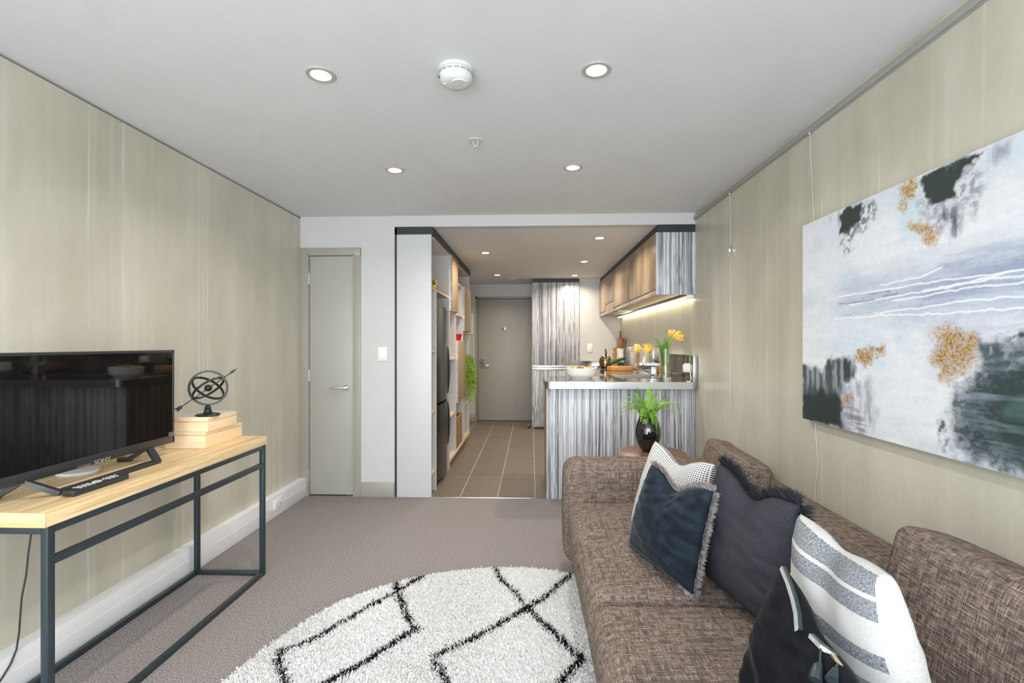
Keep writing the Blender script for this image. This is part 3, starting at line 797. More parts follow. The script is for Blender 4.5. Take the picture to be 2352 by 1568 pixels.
# ------------------------------------------------------------------ things on the worktop
M_CER = plain('white_ceramic', sr(236, 237, 238), .18, coat=.3)
bc = atZ(1335, 868, CT); bc = Vector((bc.x, bc.y + .02, CT))
BR = .143
t = mesh('fruit_bowl', G().lathe([(.0001, CT + .006), (.085, CT + .004), (.095, CT), (.098, CT), (.102, CT + .009), (.119, CT + .016), (.131, CT + .036), (.138, CT + .062), (BR, CT + .092), (BR - .004, CT + .094),
     (BR - .008, CT + .090), (.128, CT + .065), (.108, CT + .032), (.085, CT + .018), (.0001, CT + .016)], (bc.x, bc.y, 0), 48), M_CER,
     label='white ceramic bowl of fruit on the steel worktop', cat='bowl')
def fruit(name, label, cat, dx, dy, z, r, a, b, sq=(1, 1, .92)):
    q = NT(name + '_skin'); q.set('Roughness', .35)
    q.set('Base Color', q.ramp(q.noise(q.coord(), 22, 4), [(.35, a), (.65, b)])); 
    c = Vector((bc.x + dx, bc.y + dy, z))
    t = thing(name, label, cat, (c.x, c.y, c.z - r * .9))
    g = G(); seg = 20; prof = []
    for k in range(15):
        th = math.pi * k / 14; rr = r * math.sin(th) * (1 - .08 * math.cos(th)); hh = -r * sq[2] * math.cos(th)
        if k == 14: hh -= r * .22
        if k == 13: hh -= r * .05
        prof.append((max(rr, 1e-4), hh))
    g.lathe(prof, c, seg)
    mesh('flesh', g, q.m, t)
    mesh('stalk', G().tube([c + Vector((0, 0, r * .6)), c + Vector((.004, 0, r * 1.02))], .002, 6), M_WICK, t)
fruit('pear', 'yellow green pear at the edge of the white bowl', 'pear', -.068, .0, CT + .073, .036, sr(150, 160, 40), sr(206, 206, 70))
fruit('apple', 'russet brown apple in the middle of the white bowl', 'apple', .0, .03, CT + .078, .038, sr(150, 96, 60), sr(206, 160, 90))
fruit('apple', 'yellow green apple near the right rim of the white bowl', 'apple', .074, .01, CT + .073, .035, sr(176, 170, 60), sr(216, 206, 90))
fruit('apple', 'reddish apple lying low in the white bowl', 'apple', .015, -.055, CT + .055, .036, sr(160, 70, 50), sr(200, 150, 70))
# kettle
kc = atZ(1391, 845, CT + .007)
t = thing('kettle', 'shiny metal kettle with upright black handle on the hob', 'kettle', (kc.x, kc.y, CT + .007))
kz = CT + .022; kc = Vector((kc.x, kc.y + .02, 0))
mesh('body', G().lathe([(.062, kz), (.074, kz + .006), (.080, kz + .05), (.078, kz + .09), (.064, kz + .125), (.040, kz + .142), (.034, kz + .145)], kc, 32), brushed('bronze_steel', sr(176, 150, 116), .05, .1, (4, 4, 4)), t)
ld_ = mesh('lid', G().lathe([(.037, kz + .144), (.030, kz + .152), (.010, kz + .156), (.012, kz + .166), (.0001, kz + .17)], kc, 24), M_CHROME, t)
mesh('handle', G().tube([kc + Vector((.0, -.06, kz + .115)), kc + Vector((0, -.055, kz + .165)), kc + Vector((0, -.02, kz + .215)), kc + Vector((0, .02, kz + .222))], [.010, .012, .012, .009], 10), M_BLACK, t)
mesh('spout', G().tube([kc + Vector((.05, -.03, kz + .06)), kc + Vector((.085, -.05, kz + .09)), kc + Vector((.10, -.058, kz + .115))], [.022, .016, .012], 12), M_CHROME, t)
# pepper mill
M_MILL = wood('mill_wood', sr(158, 104, 52), sr(204, 152, 92), 'z', 40, .12, .35)
mc = atZ(1412, 838, CT); my = 6.95; mx = atY(1412, 838, my).x
mc = Vector((mx, my, 0))
t = thing('pepper_mill', 'turned wooden pepper mill with ball top on the worktop', 'pepper mill', (mx, my, CT))
mesh('body', G().lathe([(.036, CT), (.038, CT + .02), (.031, CT + .05), (.026, CT + .10), (.028, CT + .15), (.034, CT + .175), (.034, CT + .185), (.027, CT + .192)], mc, 24), M_MILL, t)
mesh('crown', G().lathe([(.028, CT + .194), (.030, CT + .21), (.02, CT + .218), (.028, CT + .235), (.029, CT + .25), (.02, CT + .266), (.0001, CT + .272)], mc, 24), M_MILL, t)
# paddle board leaning on the wall
pc = Vector((UPX - .0355, 7.10, CT))
M_WALNUT = wood('walnut', sr(112, 62, 36), sr(156, 96, 60), 'z', 40, .08, .4)
def marble():
    q = NT('white_marble'); q.set('Roughness', .2)
    q.set('Base Color', q.ramp(q.noise(q.coord(), 9, 6, .6, 1.2), [(.42, sr(206, 206, 206)), (.5, sr(236, 236, 234)), (.62, sr(226, 226, 226))]))
    return q.m
M_MARBLE = marble()
t = thing('paddle_board', 'walnut and white marble serving paddle leaning on the kitchen wall', 'serving board', (pc.x, pc.y, CT))
def lean(g):
    for i, v in enumerate(g.v):
        h = v[2] - CT; g.v[i] = (v[0] + h * .02, v[1], v[2])
    return g
ya, yb = pc.y - .12, pc.y + .12
mesh('marble_slab', lean(G().box(pc.x - .03, pc.x + .03, ya, yb, CT, CT + .25, .006)), M_MARBLE, t)
mesh('wood_top', lean(G().box(pc.x - .03, pc.x + .03, ya, yb, CT + .25, CT + .40, .006)), M_WALNUT, t)
mesh('handle', lean(G().box(pc.x - .012, pc.x + .012, pc.y - .02, pc.y + .02, CT + .395, CT + .505, .008)), M_WALNUT, t)
# thick round chopping board with cucumbers
cb = atZ(1427.5, 851, CT); cb = Vector((cb.x, cb.y + .10, CT))
M_BOARD = wood('board_wood', sr(168, 112, 58), sr(214, 160, 100), 'x', 30, .08, .45)
mesh('chopping_board', G().lathe([(.0001, CT), (.146, CT), (.153, CT + .006), (.153, CT + .040), (.147, CT + .047), (.0001, CT + .047)], (cb.x, cb.y, 0), 48), M_BOARD,
     label='thick round wooden chopping board on the steel worktop', cat='chopping board')
M_CUC = blade_mat('cucumber_skin', sr(22, 58, 24), sr(56, 104, 44))
def cucumber(label, a, b, r):
    a, b = Vector(a), Vector(b); n = 12; pts = []; rs = []
    for k in range(n + 1):
        q = k / n; pts.append(a.lerp(b, q) + Vector((0, 0, .006 * math.sin(math.pi * q)))); rs.append(max(.002, r * min(1, math.sin(math.pi * min(max(q, .0), 1)) ** .35 + (.0))))
    t = thing('cucumber', label, 'cucumber', ((a.x + b.x) / 2, (a.y + b.y) / 2, min(a.z, b.z) - r))
    mesh('flesh', G().tube(pts, rs, 14), M_CUC, t)
    d = (b - a).normalized()
    mesh('stalk_end', G().tube([b - d * .004, b + d * .006], .004, 8), M_TRAIL, t)
zt = CT + .047
cucumber('short dark cucumber lying flat on the chopping board', (cb.x - .03, cb.y + .02, zt + .022), (cb.x + .06, cb.y + .05, zt + .022), .022)
cucumber('long green cucumber tilted across another on the chopping board', (cb.x - .135, cb.y - .012, zt + .021), (cb.x + .085, cb.y + .045, zt + .098), .021)

# power socket with plug on the steel upstand, and another further along
def sock(py0, py1, px, label, plug):
    p = atX(px, (py0 + py1) / 2, UPX)
    t = thing('power_socket', label, 'power socket', (UPX, p.y, p.z - .04))
    mesh('cover_plate', G().box(UPX - .011, UPX, p.y - .06, p.y + .06, p.z - .037, p.z + .037, .003), M_PLASTIC, t)
    for k in (-1, 1): mesh('switch', G().box(UPX - .015, UPX - .010, p.y + k * .03 - .008, p.y + k * .03 + .008, p.z + .012, p.z + .027, .002), M_PLASTIC, t)
    if plug:
        pl = mesh('plug', G().box(UPX - .05, UPX - .010, p.y - .055, p.y - .012, p.z - .036, p.z + .03, .006), M_PLASTIC, t)
        mesh('cord', G().tube([(UPX - .03, p.y - .05, p.z - .01), (UPX - .022, p.y - .075, p.z - .016), (UPX - .012, p.y - .098, p.z - .034), (UPX - .008, p.y - .108, CT + .03), (UPX - .012, p.y - .104, CT + .0035), (UPX - .03, p.y - .07, CT + .0035)], .0035, 8), M_PLASTIC, pl)
sock(833, 855, 1580, 'white power socket with a plug on the steel upstand', True)
sock(816, 836, 1480, 'white power socket without a plug on the steel upstand', False)

# glass vase with tulips
vc = atZ(1528.5, 871, CT); vc = Vector((vc.x, vc.y + .0, 0))
VR, VH = .054, .27
def glassmat(name, tint=(1, 1, 1, 1), rough=.0):
    q = NT(name); q.set('Base Color', tint); q.set('Roughness', rough); q.set('Transmission Weight', 1.0); q.set('IOR', 1.4)
    return q.m
M_GLASS = glassmat('clear_glass', (.98, 1, .98, 1))
mesh('glass_vase', G().lathe([(.0001, CT), (VR, CT), (VR, CT + VH), (VR - .003, CT + VH), (VR - .003, CT + .022), (.0001, CT + .022)], vc, 40), M_GLASS,
     label='clear cylinder vase holding yellow tulips on the worktop', cat='vase')
M_STEM = blade_mat('tulip_stem', sr(116, 160, 60), sr(160, 196, 92))
M_LEAF = blade_mat('tulip_leaf', sr(92, 142, 62), sr(140, 182, 88))
def petalmat():
    q = NT('tulip_petal'); q.set('Roughness', .5)
    uv = q.coord('Generated')
    q.set('Base Color', q.ramp(q.noise(q.coord(), 55, 3, .6, .5), [(.40, sr(250, 206, 30)), (.5, sr(252, 220, 80)), (.58, sr(248, 218, 196))]))
    return q.m
M_PETAL = petalmat()
def bezier(a, b, c, d, n):
    return [a * (1 - q) ** 3 + b * 3 * q * (1 - q) ** 2 + c * 3 * q * q * (1 - q) + d * q ** 3 for q in [k / n for k in range(n + 1)]]
def strip_leaf(pts, wid, side, fold=.3):
    g = G(); vs = []; fs = []
    n = len(pts)
    for k, p in enumerate(pts):
        q = k / (n - 1); w = wid * (math.sin(math.pi * min(1, q * .92 + .08)) ** .8)
        tn = (pts[min(k + 1, n - 1)] - pts[max(k - 1, 0)]).normalized(); nn = tn.cross(side).normalized()
        vs += [p - side * w + nn * w * fold, p, p + side * w + nn * w * fold]
    for k in range(n - 1):
        fs += [(k * 3, k * 3 + 1, k * 3 + 4, k * 3 + 3), (k * 3 + 1, k * 3 + 2, k * 3 + 5, k * 3 + 4)]
    return g.add(vs, fs)
def tulip(label, px, py, dep, base, open_, size, dirv, leaf=None):
    head = atD(px, py, dep)
    b = Vector((vc.x + base[0], vc.y + base[1], CT + .03))
    t = thing('tulip', label, 'tulip', tuple(b), 'yellow tulips in the glass vase')
    off = Vector((head.x - vc.x, head.y - vc.y, 0))
    off = Vector((base[0] * .5, base[1] * .5, 0)) + off * min(.22, .026 / max(.001, off.length))
    rim = Vector((vc.x + off.x, vc.y + off.y, CT + VH + .01))
    def inside(p, r):
        p = Vector(p); dx, dy = p.x - vc.x, p.y - vc.y; l = math.hypot(dx, dy)
        lim = r + max(0, p.z - (CT + VH + .010)) * 6
        return p if l <= lim else Vector((vc.x + dx * lim / l, vc.y + dy * lim / l, p.z))
    dv = Vector(dirv).normalized()
    pts = [inside(p, VR - .010) for p in bezier(b, b.lerp(rim, .6), rim + (rim - b) * .35, head - dv * size * .55, 44)]
    mesh('stem', G().tube(pts, .0042, 8), M_STEM, t)
    ax = dv; sx = ax.cross(Vector((.3, .2, .9))).normalized(); sy = ax.cross(sx)
    for ring in range(2):
        for k in range(3):
            an = 2 * math.pi * (k + ring * .5) / 3 + .4
            out = sx * math.cos(an) + sy * math.sin(an); tan = ax.cross(out)
            g = G(); nu, nv = 7, 9; vs = []; fs = []
            for i in range(nv):
                v = i / (nv - 1)
                rad = size * (.12 + .46 * math.sin(math.pi * min(1, v * .62 + .02)) ** .9 + (open_ * v * v * .45)) * (.9 + .12 * ring)
                hh = size * (-.55 + 1.12 * v)
                for j in range(nu):
                    u = -1 + 2 * j / (nu - 1)
                    w = size * .42 * math.sin(math.pi * (v * .80 + .10)) ** .7
                    wav = .03 * size * math.sin(7 * v + 5 * u + k * 2 + ring) * v
                    curl = rad * (1 - .22 * u * u) + wav
                    vs.append(head + ax * (hh - .10 * size * abs(u) * v) + out * curl + tan * (u * w))
            for i in range(nv - 1):
                for j in range(nu - 1):
                    fs.append((i * nu + j, i * nu + j + 1, (i + 1) * nu + j + 1, (i + 1) * nu + j))
            mesh('petal', g.add(vs, fs), M_PETAL, t, smooth=80)
    if leaf:
        for (lpx, lpy, w, ldep) in leaf:
            e = atD(lpx, lpy, ldep)
            mid = Vector((vc.x + (e.x - vc.x) * .25, vc.y, CT + VH + .02))
            pts = bezier(b + Vector((.01, 0, .1)), b.lerp(mid, .8), mid + Vector((0, 0, .07)), e, 36)
            lg = strip_leaf(pts, w, Vector((.75, .55, .3)).normalized())
            lg.v = [tuple(inside(v_, VR - .0055)) for v_ in lg.v]
            mesh('leaf', lg, M_LEAF, t, smooth=80)
vd = vc.y * _c - vc.x * _s
tulip('closed yellow and pink tulip drooping out furthest over the sink', 1465, 800, vd - .215, (-.02, .01), .12, .062, (-1, .1, .05), [(1492, 771, .019, vd + .03), (1519, 796, .016, vd - .01)])
tulip('open ruffled yellow tulip hanging beside the vase', 1490.5, 800, vd - .31, (-.012, -.02), .40, .063, (-.7, -.6, .12), [(1496, 806, .013, vd), (1523, 799, .017, vd - .03)])
tulip('pale pink and yellow tulip standing tallest above the vase', 1544, 767, vd + .055, (.02, .0), .25, .066, (.1, -.3, 1), [(1527, 776, .020, vd + .01), (1537, 800, .017, vd - .02)])
tulip('open yellow tulip leaning towards the concrete wall', 1557, 773, vd - .065, (.01, -.012), .45, .070, (.8, -.55, .25), [(1540, 777, .018, vd - .01), (1533, 797, .016, vd + .02)])

# ------------------------------------------------------------------ console table
M_OAK = wood('table_oak', sr(202, 168, 116), sr(236, 210, 166), 'y', 34, .035, .4, .06, (.40, .58))
M_OAKX = wood('table_oak_end', sr(212, 172, 112), sr(238, 208, 158), 'x', 34, .05, .4, .05, (.36, .62))
M_FRAME = plain('blue_black_steel', sr(56, 66, 72), .38, .4)
TX0, TX1, TY0, TY1, TZ0, TZ = -1.915, -1.505, 1.436, 2.680, .737, .783
t = thing('console_table', 'oak topped console table on a thin black steel frame', 'table', ((TX0 + TX1) / 2, (TY0 + TY1) / 2, 0))
e = .055
mesh('tabletop', G().box(TX0 + e, TX1 - e, TY0, TY1, TZ0, TZ - .0004), M_OAK, t)
mesh('edge_board', G().box(TX1 - e, TX1, TY0, TY1, TZ0, TZ, .0015), M_OAK, t)
mesh('edge_board', G().box(TX0, TX0 + e, TY0, TY1, TZ0, TZ, .0015), M_OAK, t)
mesh('end_cap', G().box(TX0, TX1, TY0 - .004, TY0, TZ0, TZ, .001), M_OAKX, t)
mesh('end_cap', G().box(TX0, TX1, TY1, TY1 + .004, TZ0, TZ, .001), M_OAKX, t)
q = .024; fx0, fx1, fy0, fy1 = TX0 + .004, TX1 - .002, TY0 + .006, TY1 - .004
for x in (fx0, fx1 - q):
    for y in (fy0, fy1 - q): mesh('leg', G().box(x, x + q, y, y + q, 0.0, TZ0, .0015), M_FRAME, t)
for z in (TZ0 - q, 0.0):
    nm = 'top_rail' if z > .1 else 'floor_rail'
    for x in (fx0, fx1 - q): mesh(nm, G().box(x, x + q, fy0 + q, fy1 - q, z, z + q, .0015), M_FRAME, t)
    for y in (fy0, fy1 - q): mesh(nm, G().box(fx0 + q, fx1 - q, y, y + q, z, z + q, .0015), M_FRAME, t)
mesh('middle_rail', G().box(fx1 - q, fx1, fy0 + q, fy1 - q, .612, .612 + q, .0015), M_FRAME, t)

# television
M_TVP = plain('tv_black_plastic', sr(46, 48, 50), .35)
M_TVS = NT('tv_screen_glass'); M_TVS.set('Base Color', (.004, .004, .005, 1)); M_TVS.set('Roughness', .03); M_TVS.set('Specular IOR Level', .7)
M_TVS = M_TVS.m
VX, VY0, VY1, VZ0, VZ1 = -1.707, 1.44, 2.238, .838, 1.279
t = thing('television', 'flat black television standing on the console table', 'television', (VX - .03, (VY0 + VY1) / 2, TZ))
mesh('back_shell', G().box(VX - .03, VX - .006, VY0, VY1, VZ0, VZ1, .004).box(VX - .062, VX - .028, VY0 + .1, VY1 - .1, VZ0 + .04, VZ1 - .12, .01), M_TVP, t)
mesh('screen', G().box(VX - .008, VX - .002, VY0 + .011, VY1 - .011, VZ0 + .036, VZ1 - .012), M_TVS, t)
mesh('bezel', G().box(VX - .007, VX, VY0, VY1, VZ0, VZ0 + .036, .002).box(VX - .007, VX, VY0, VY1, VZ1 - .012, VZ1, .002)
     .box(VX - .007, VX, VY0, VY0 + .011, VZ0, VZ1, .002).box(VX - .007, VX, VY1 - .011, VY1, VZ0, VZ1, .002), M_TVP, t)
mesh('corner_sensor', G().box(VX - .004, VX + .002, VY1 - .034, VY1 - .002, VZ0 + .03, VZ0 + .052, .001), plain('smoked_plastic', sr(92, 94, 96), .3), t)
mesh('indicator', G().box(VX - .002, VX + .0015, 1.745, 1.80, VZ0 + .003, VZ0 + .008), plain('clear_lens', sr(110, 104, 92), .2), t)
fc = bpy.data.curves.new('logo', 'FONT'); fc.body = 'SONY'; fc.size = .021; fc.extrude = .0006; fc.align_x = 'CENTER'; fc.align_y = 'CENTER'
fo = bpy.data.objects.new('logo_tmp', fc); COL.objects.link(fo)
fm = bpy.data.meshes.new_from_object(fo.evaluated_get(bpy.context.evaluated_depsgraph_get()))
bpy.data.objects.remove(fo)
lp = atX(235, 1057.5, VX)
for v in fm.vertices:
    x, y, z = v.co
    v.co = Vector((VX + .0012 + z, lp.y + x * 1.35, lp.z + y)) - ORI[t.name]
fm.materials.append(plain('logo_silver', sr(205, 207, 210), .35, .5))
lo_ = bpy.data.objects.new('logo', fm); COL.objects.link(lo_); lo_.parent = t; lo_['label'] = 'silver maker lettering'
# loop stand: front bar with sloping arms, and a lower rear loop
def flatbar(pts, w, h):
    g = G()
    for a, b in zip(pts, pts[1:]):
        a, b = Vector(a), Vector(b); d = (b - a).normalized()
        s1 = d.cross(Vector((0, 0, 1)));
        s1 = s1.normalized() if s1.length > .01 else Vector((1, 0, 0)); s2 = s1.cross(d).normalized()
        a2, b2 = a - d * h * .35, b + d * h * .35
        vs = [p + s1 * i * w / 2 + s2 * j * h / 2 for p in (a2, b2) for i in (-1, 1) for j in (-1, 1)]
        g.add(vs, [(0, 1, 3, 2), (4, 6, 7, 5), (0, 4, 5, 1), (2, 3, 7, 6), (0, 2, 6, 4), (1, 5, 7, 3)])
    return g
FB = -1.645
mesh('stand', flatbar([(VX - .012, 1.565, VZ0 + .002), (FB, 1.61, TZ + .0085), (FB, 2.055, TZ + .0085), (VX - .012, 2.10, VZ0 + .002)], .026, .017), M_TVP, t)
for ya_, yb_ in ((1.565, 1.545), (2.10, 2.085)):
    mesh('rear_foot', flatbar([(VX - .02, ya_, VZ0 + .002), (VX - .095, yb_, TZ + .0085), (VX - .13, yb_, TZ + .0085)], .03, .017), M_TVP, t)
mesh('set_top_box', G().lathe([(.0001, TZ), (.066, TZ), (.072, TZ + .006), (.068, TZ + .013), (.04, TZ + .016), (.0001, TZ + .017)], (-1.838, 1.885, 0), 36), M_PLASTIC,
     label='low round white box lying under the television', cat='set-top box')
# remote control
rx0, rx1, ry0, ry1 = -1.612, -1.566, 1.590, 1.815
t = thing('remote_control', 'long black remote control lying in front of the television', 'remote control', ((rx0 + rx1) / 2, (ry0 + ry1) / 2, TZ))
mesh('body', G().box(rx0, rx1, ry0, ry1, TZ, TZ + .021, .003), plain('remote_black', sr(44, 48, 46), .4), t)
bcol = {'w': plain('button_white', sr(214, 216, 220), .5), 'r': M_RED, 'y': plain('button_yellow', sr(226, 200, 50), .4), 'g': plain('button_green', sr(110, 206, 150), .4), 'b': plain('button_blue', sr(70, 96, 200), .4)}
for r_ in range(11):
    y = ry0 + .035 + r_ * .0165
    for c_ in range(3):
        if r_ in (4, 5): continue
        col = 'w'
        if r_ == 6: col = 'ryb'[c_]
        if r_ == 10 and c_ != 0: continue
        if r_ == 10: col = 'g'
        x = rx0 + .011 + c_ * .012
        mesh('button', G().box(x - .0036, x + .0036, y - .0042, y + .0042, TZ + .0205, TZ + .0225), bcol[col], t)
ring = [(rx0 + .023 + .013 * math.cos(a * math.pi / 10), ry0 + .035 + 4.5 * .0165 + .013 * math.sin(a * math.pi / 10), TZ + .0215) for a in range(20)]
mesh('navigation_ring', G().tube(ring, .0022, 6, closed=True), bcol['w'], t)

# two wooden boxes and the armillary sphere
M_PINE = wood('pale_pine', sr(226, 190, 142), sr(246, 222, 186), 'y', 22, .06, .5, .04, (.34, .64))
M_PINEX = wood('pale_pine_end', sr(232, 198, 152), sr(248, 226, 192), 'x', 16, .1, .5, .04, (.34, .64))
def inlay():
    q = NT('grey_patterned_inlay'); q.set('Roughness', .4)
    v = q.n('ShaderNodeTexVoronoi', i_Vector=q.coord(), i_Scale=120.0).outputs[0]
    q.set('Base Color', q.ramp(v, [(.25, sr(222, 222, 226)), (.5, sr(170, 172, 186)), (.7, sr(214, 212, 214))]))
    return q.m
M_INLAY = inlay()
def pbox(label, x0, x1, y0, y1, z0, z1, lid):
    t = thing('wooden_box', label, 'box', ((x0 + x1) / 2, (y0 + y1) / 2, z0))
    zl = z1 - lid
    mesh('body', G().box(x0, x1, y0 + .0008, y1, z0, zl - .0015, .001), M_PINE, t)
    mesh('front_board', G().box(x0 + .0005, x1 - .0005, y0, y0 + .001, z0 + .0005, zl - .002), M_PINEX, t)
    l = mesh('lid', G().box(x0, x1, y0, y1, zl, z1 - .0015, .001), M_PINE, t)
    mesh('inlay_top', G().box(x0 + .003, x1 - .003, y0 + .003, y1 - .003, z1 - .002, z1), M_INLAY, l)
BZ1 = TZ + .083; BZ2 = BZ1 + .074
pbox('larger pale pine box underneath on the console table', -1.838, -1.628, 2.343, 2.648, TZ, BZ1, .016)
pbox('smaller pale pine box stacked under the sphere ornament', -1.800, -1.622, 2.352, 2.590, BZ1, BZ2, .024)
ac = atD(477.5, 955, 2.475); ac = Vector((ac.x, ac.y, BZ2))
M_IRON = plain('black_iron', sr(44, 46, 46), .4, .5)
t = thing('armillary_sphere', 'black iron armillary sphere with an arrow on the stacked boxes', 'ornament', tuple(ac))
z = BZ2
mesh('base', G().lathe([(.0001, z), (.054, z), (.056, z + .004), (.052, z + .009), (.028, z + .012), (.019, z + .018), (.017, z + .028), (.014, z + .034), (.016, z + .038), (.012, z + .046), (.008, z + .056), (.0001, z + .057)], (ac.x, ac.y, 0), 32), M_IRON, t)
R = .086; sc_ = Vector((ac.x + .002, ac.y, z + .055 + R))
view = (sc_ - Vector((0, 0, CAM_Z))).normalized()
rt = view.cross(Vector((0, 0, 1))).normalized()
def ringband(axis, rad, w, h):
    axis = Vector(axis).normalized(); a = axis.cross(Vector((.3, .1, .9))).normalized(); b = axis.cross(a)
    g = G(); n = 56; vs = []; fs = []
    for k in range(n):
        d = a * math.cos(2 * math.pi * k / n) + b * math.sin(2 * math.pi * k / n)
        for (i, j) in ((-1, -1), (1, -1), (1, 1), (-1, 1)): vs.append(sc_ + d * (rad + i * h / 2) + axis * j * w / 2)
    for k in range(n):
        l = (k + 1) % n
        for m in range(4): fs.append((k * 4 + m, k * 4 + (m + 1) % 4, l * 4 + (m + 1) % 4, l * 4 + m))
    return g.add(vs, fs)
flatv = Vector((view.x, view.y, 0)).normalized(); U = Vector((0, 0, 1))
mesh('outer_ring', ringband(flatv + rt * .25, R, .012, .009), M_IRON, t)
mesh('inner_ring', ringband(flatv * .42 + (U * .82 - rt * .57) * 0.9, R - .007, .010, .006), M_IRON, t)
mesh('inner_ring', ringband(flatv * .42 - (U * .82 + rt * .57) * 0.9, R - .007, .010, .006), M_IRON, t)
a0 = sc_ - rt * .134 - U * .104; a1 = sc_ + rt * .112 + U * .084
ad = (a1 - a0).normalized(); pn = ad.cross(flatv).normalized()
ar = mesh('arrow', G().tube([a0, a1], .0022, 8), M_IRON, t)
mesh('core', G().ball(sc_, .018, 20, 12), M_IRON, t)
def flat(pl, th=.004):
    g = G(); n = len(pl)
    vs = [p + flatv * th / 2 for p in pl] + [p - flatv * th / 2 for p in pl]
    return g.add(vs, [list(range(n)), list(reversed(range(n, 2 * n)))] + [(k, (k + 1) % n, n + (k + 1) % n, n + k) for k in range(n)])
mesh('arrow_head', flat([a1 + ad * .022, a1 + pn * .007 - ad * .004, a1 + pn * .004 - ad * .02, a1 - pn * .004 - ad * .02, a1 - pn * .007 - ad * .004]), M_IRON, ar)
mesh('arrow_tail', flat([a0 + ad * .034, a0 + ad * .024 + pn * .009, a0 - ad * .006 + pn * .010, a0 + ad * .004, a0 - ad * .006 - pn * .010, a0 + ad * .024 - pn * .009]), M_IRON, ar)
# cable hanging behind the table
cp = [atX(x, y, -1.925) for x, y in ((73, 1190), (71, 1228), (65, 1270), (60, 1320), (50, 1370), (46, 1420), (44, 1450), (38, 1490), (24, 1525), (5, 1556), (-25, 1600))]
mesh('power_cable', G().tube(cp, .0032, 8), plain('cable_black', sr(54, 56, 56), .5), label='thin black cable hanging behind the console table', cat='cable')

# ------------------------------------------------------------------ painting on the right wall
PXF = XR - .036
pa = atX(1843.5, 519, PXF); pb = atX(1849, 962, PXF)
PY1, PZ1, PZ0 = pa.y, 1.887, .944
PY0 = .93
def vnoise(shape, cells, seed):
    r = np.random.default_rng(seed); gy_, gx_ = cells
    gr = r.random((gy_ + 2, gx_ + 2)); H, W = shape
    y = np.linspace(0, gy_, H, endpoint=False); x = np.linspace(0, gx_, W, endpoint=False)
    yi = y.astype(int); xi = x.astype(int); fy = y - yi; fx = x - xi
    fy = (fy * fy * (3 - 2 * fy))[:, None]; fx = (fx * fx * (3 - 2 * fx))[None]
    a = gr[np.ix_(yi, xi)]; b = gr[np.ix_(yi, xi + 1)]; c = gr[np.ix_(yi + 1, xi)]; d = gr[np.ix_(yi + 1, xi + 1)]
    return (a * (1 - fx) + b * fx) * (1 - fy) + (c * (1 - fx) + d * fx) * fy
def fbm(shape, cells, seed, o=4):
    s_ = 0; w = 1; tt = 0
    for k in range(o):
        s_ = s_ + w * vnoise(shape, (cells[0] * 2 ** k, cells[1] * 2 ** k), seed + k); tt += w; w *= .55
    return s_ / tt
NW, NH = 470, 300
yy = np.linspace(PY1, PY0, NW); zz = np.linspace(PZ0, PZ1, NH)
GY, GZ = np.meshgrid(yy, zz)
SH = (NH, NW)
def cr(x, y):       # crop pixel of the picture study -> wall position
    p = atX(1820 + x / 1.8665, 280 + y / 1.8665, PXF); return (p.y, p.z)
def polymask(pts, soft, warp, seed, cells=(12, 18), stretch=None):
    P = [cr(*q) for q in pts]
    wy = GY + warp * (fbm(SH, cells, seed) - .5) * 2; wz = GZ + warp * (fbm(SH, stretch or cells, seed + 50) - .5) * 2
    inside = np.zeros(SH, bool); dist = np.full(SH, 1e9)
    n = len(P)
    for i in range(n):
        (x0, y0), (x1, y1) = P[i], P[(i + 1) % n]
        dx, dy = x1 - x0, y1 - y0
        tt = np.clip(((wy - x0) * dx + (wz - y0) * dy) / (dx * dx + dy * dy + 1e-12), 0, 1)
        dist = np.minimum(dist, np.hypot(wy - x0 - tt * dx, wz - y0 - tt * dy))
        cond = ((y0 > wz) != (y1 > wz)) & (wy < (x1 - x0) * (wz - y0) / (y1 - y0 + 1e-12) + x0)
        inside ^= cond
    sd = np.where(inside, -dist, dist)
    return np.clip(.5 - sd / (2 * soft), 0, 1)
def linemask(pts, hw, seed):
    P = [cr(*q) for q in pts]; dist = np.full(SH, 1e9)
    wz = GZ + .006 * (fbm(SH, (6, 40), seed) - .5) * 2
    for (x0, y0), (x1, y1) in zip(P, P[1:]):
        dx, dy = x1 - x0, y1 - y0
        tt = np.clip(((GY - x0) * dx + (wz - y0) * dy) / (dx * dx + dy * dy + 1e-12), 0, 1)
        dist = np.minimum(dist, np.hypot(GY - x0 - tt * dx, wz - y0 - tt * dy))
    return np.clip((hw - dist) / .003 + .5, 0, 1)
art = np.zeros(SH + (3,)); hgt = np.zeros(SH)
hs = fbm(SH, (40, 5), 3); bl = fbm(SH, (5, 6), 9)
C = lambda *c: np.array(sr(*c)[:3])
art[:] = C(217, 220, 225)
art += ((hs - .5) * .10)[..., None]
m = np.clip((bl - .5) * 2.4, 0, .55)[..., None]; art = art * (1 - m) + C(184, 200, 214) * m
def lay(mask, col, amt=1.0, tex=None, relief=0.0):
    global art, hgt
    mm = np.clip(mask * amt, 0, 1)
    if tex is not None: mm = mm * tex
    art = art * (1 - mm[..., None]) + C(*col) * mm[..., None]
    hgt = hgt + relief * mm
strk = np.clip((fbm(SH, (60, 9), 21) - .36) * 5, 0, 1); vstr = np.clip((fbm(SH, (8, 70), 22) - .38) * 5, 0, 1)
spk = np.clip((fbm(SH, (70, 100), 23, 3) - .40) * 6, 0, 1)
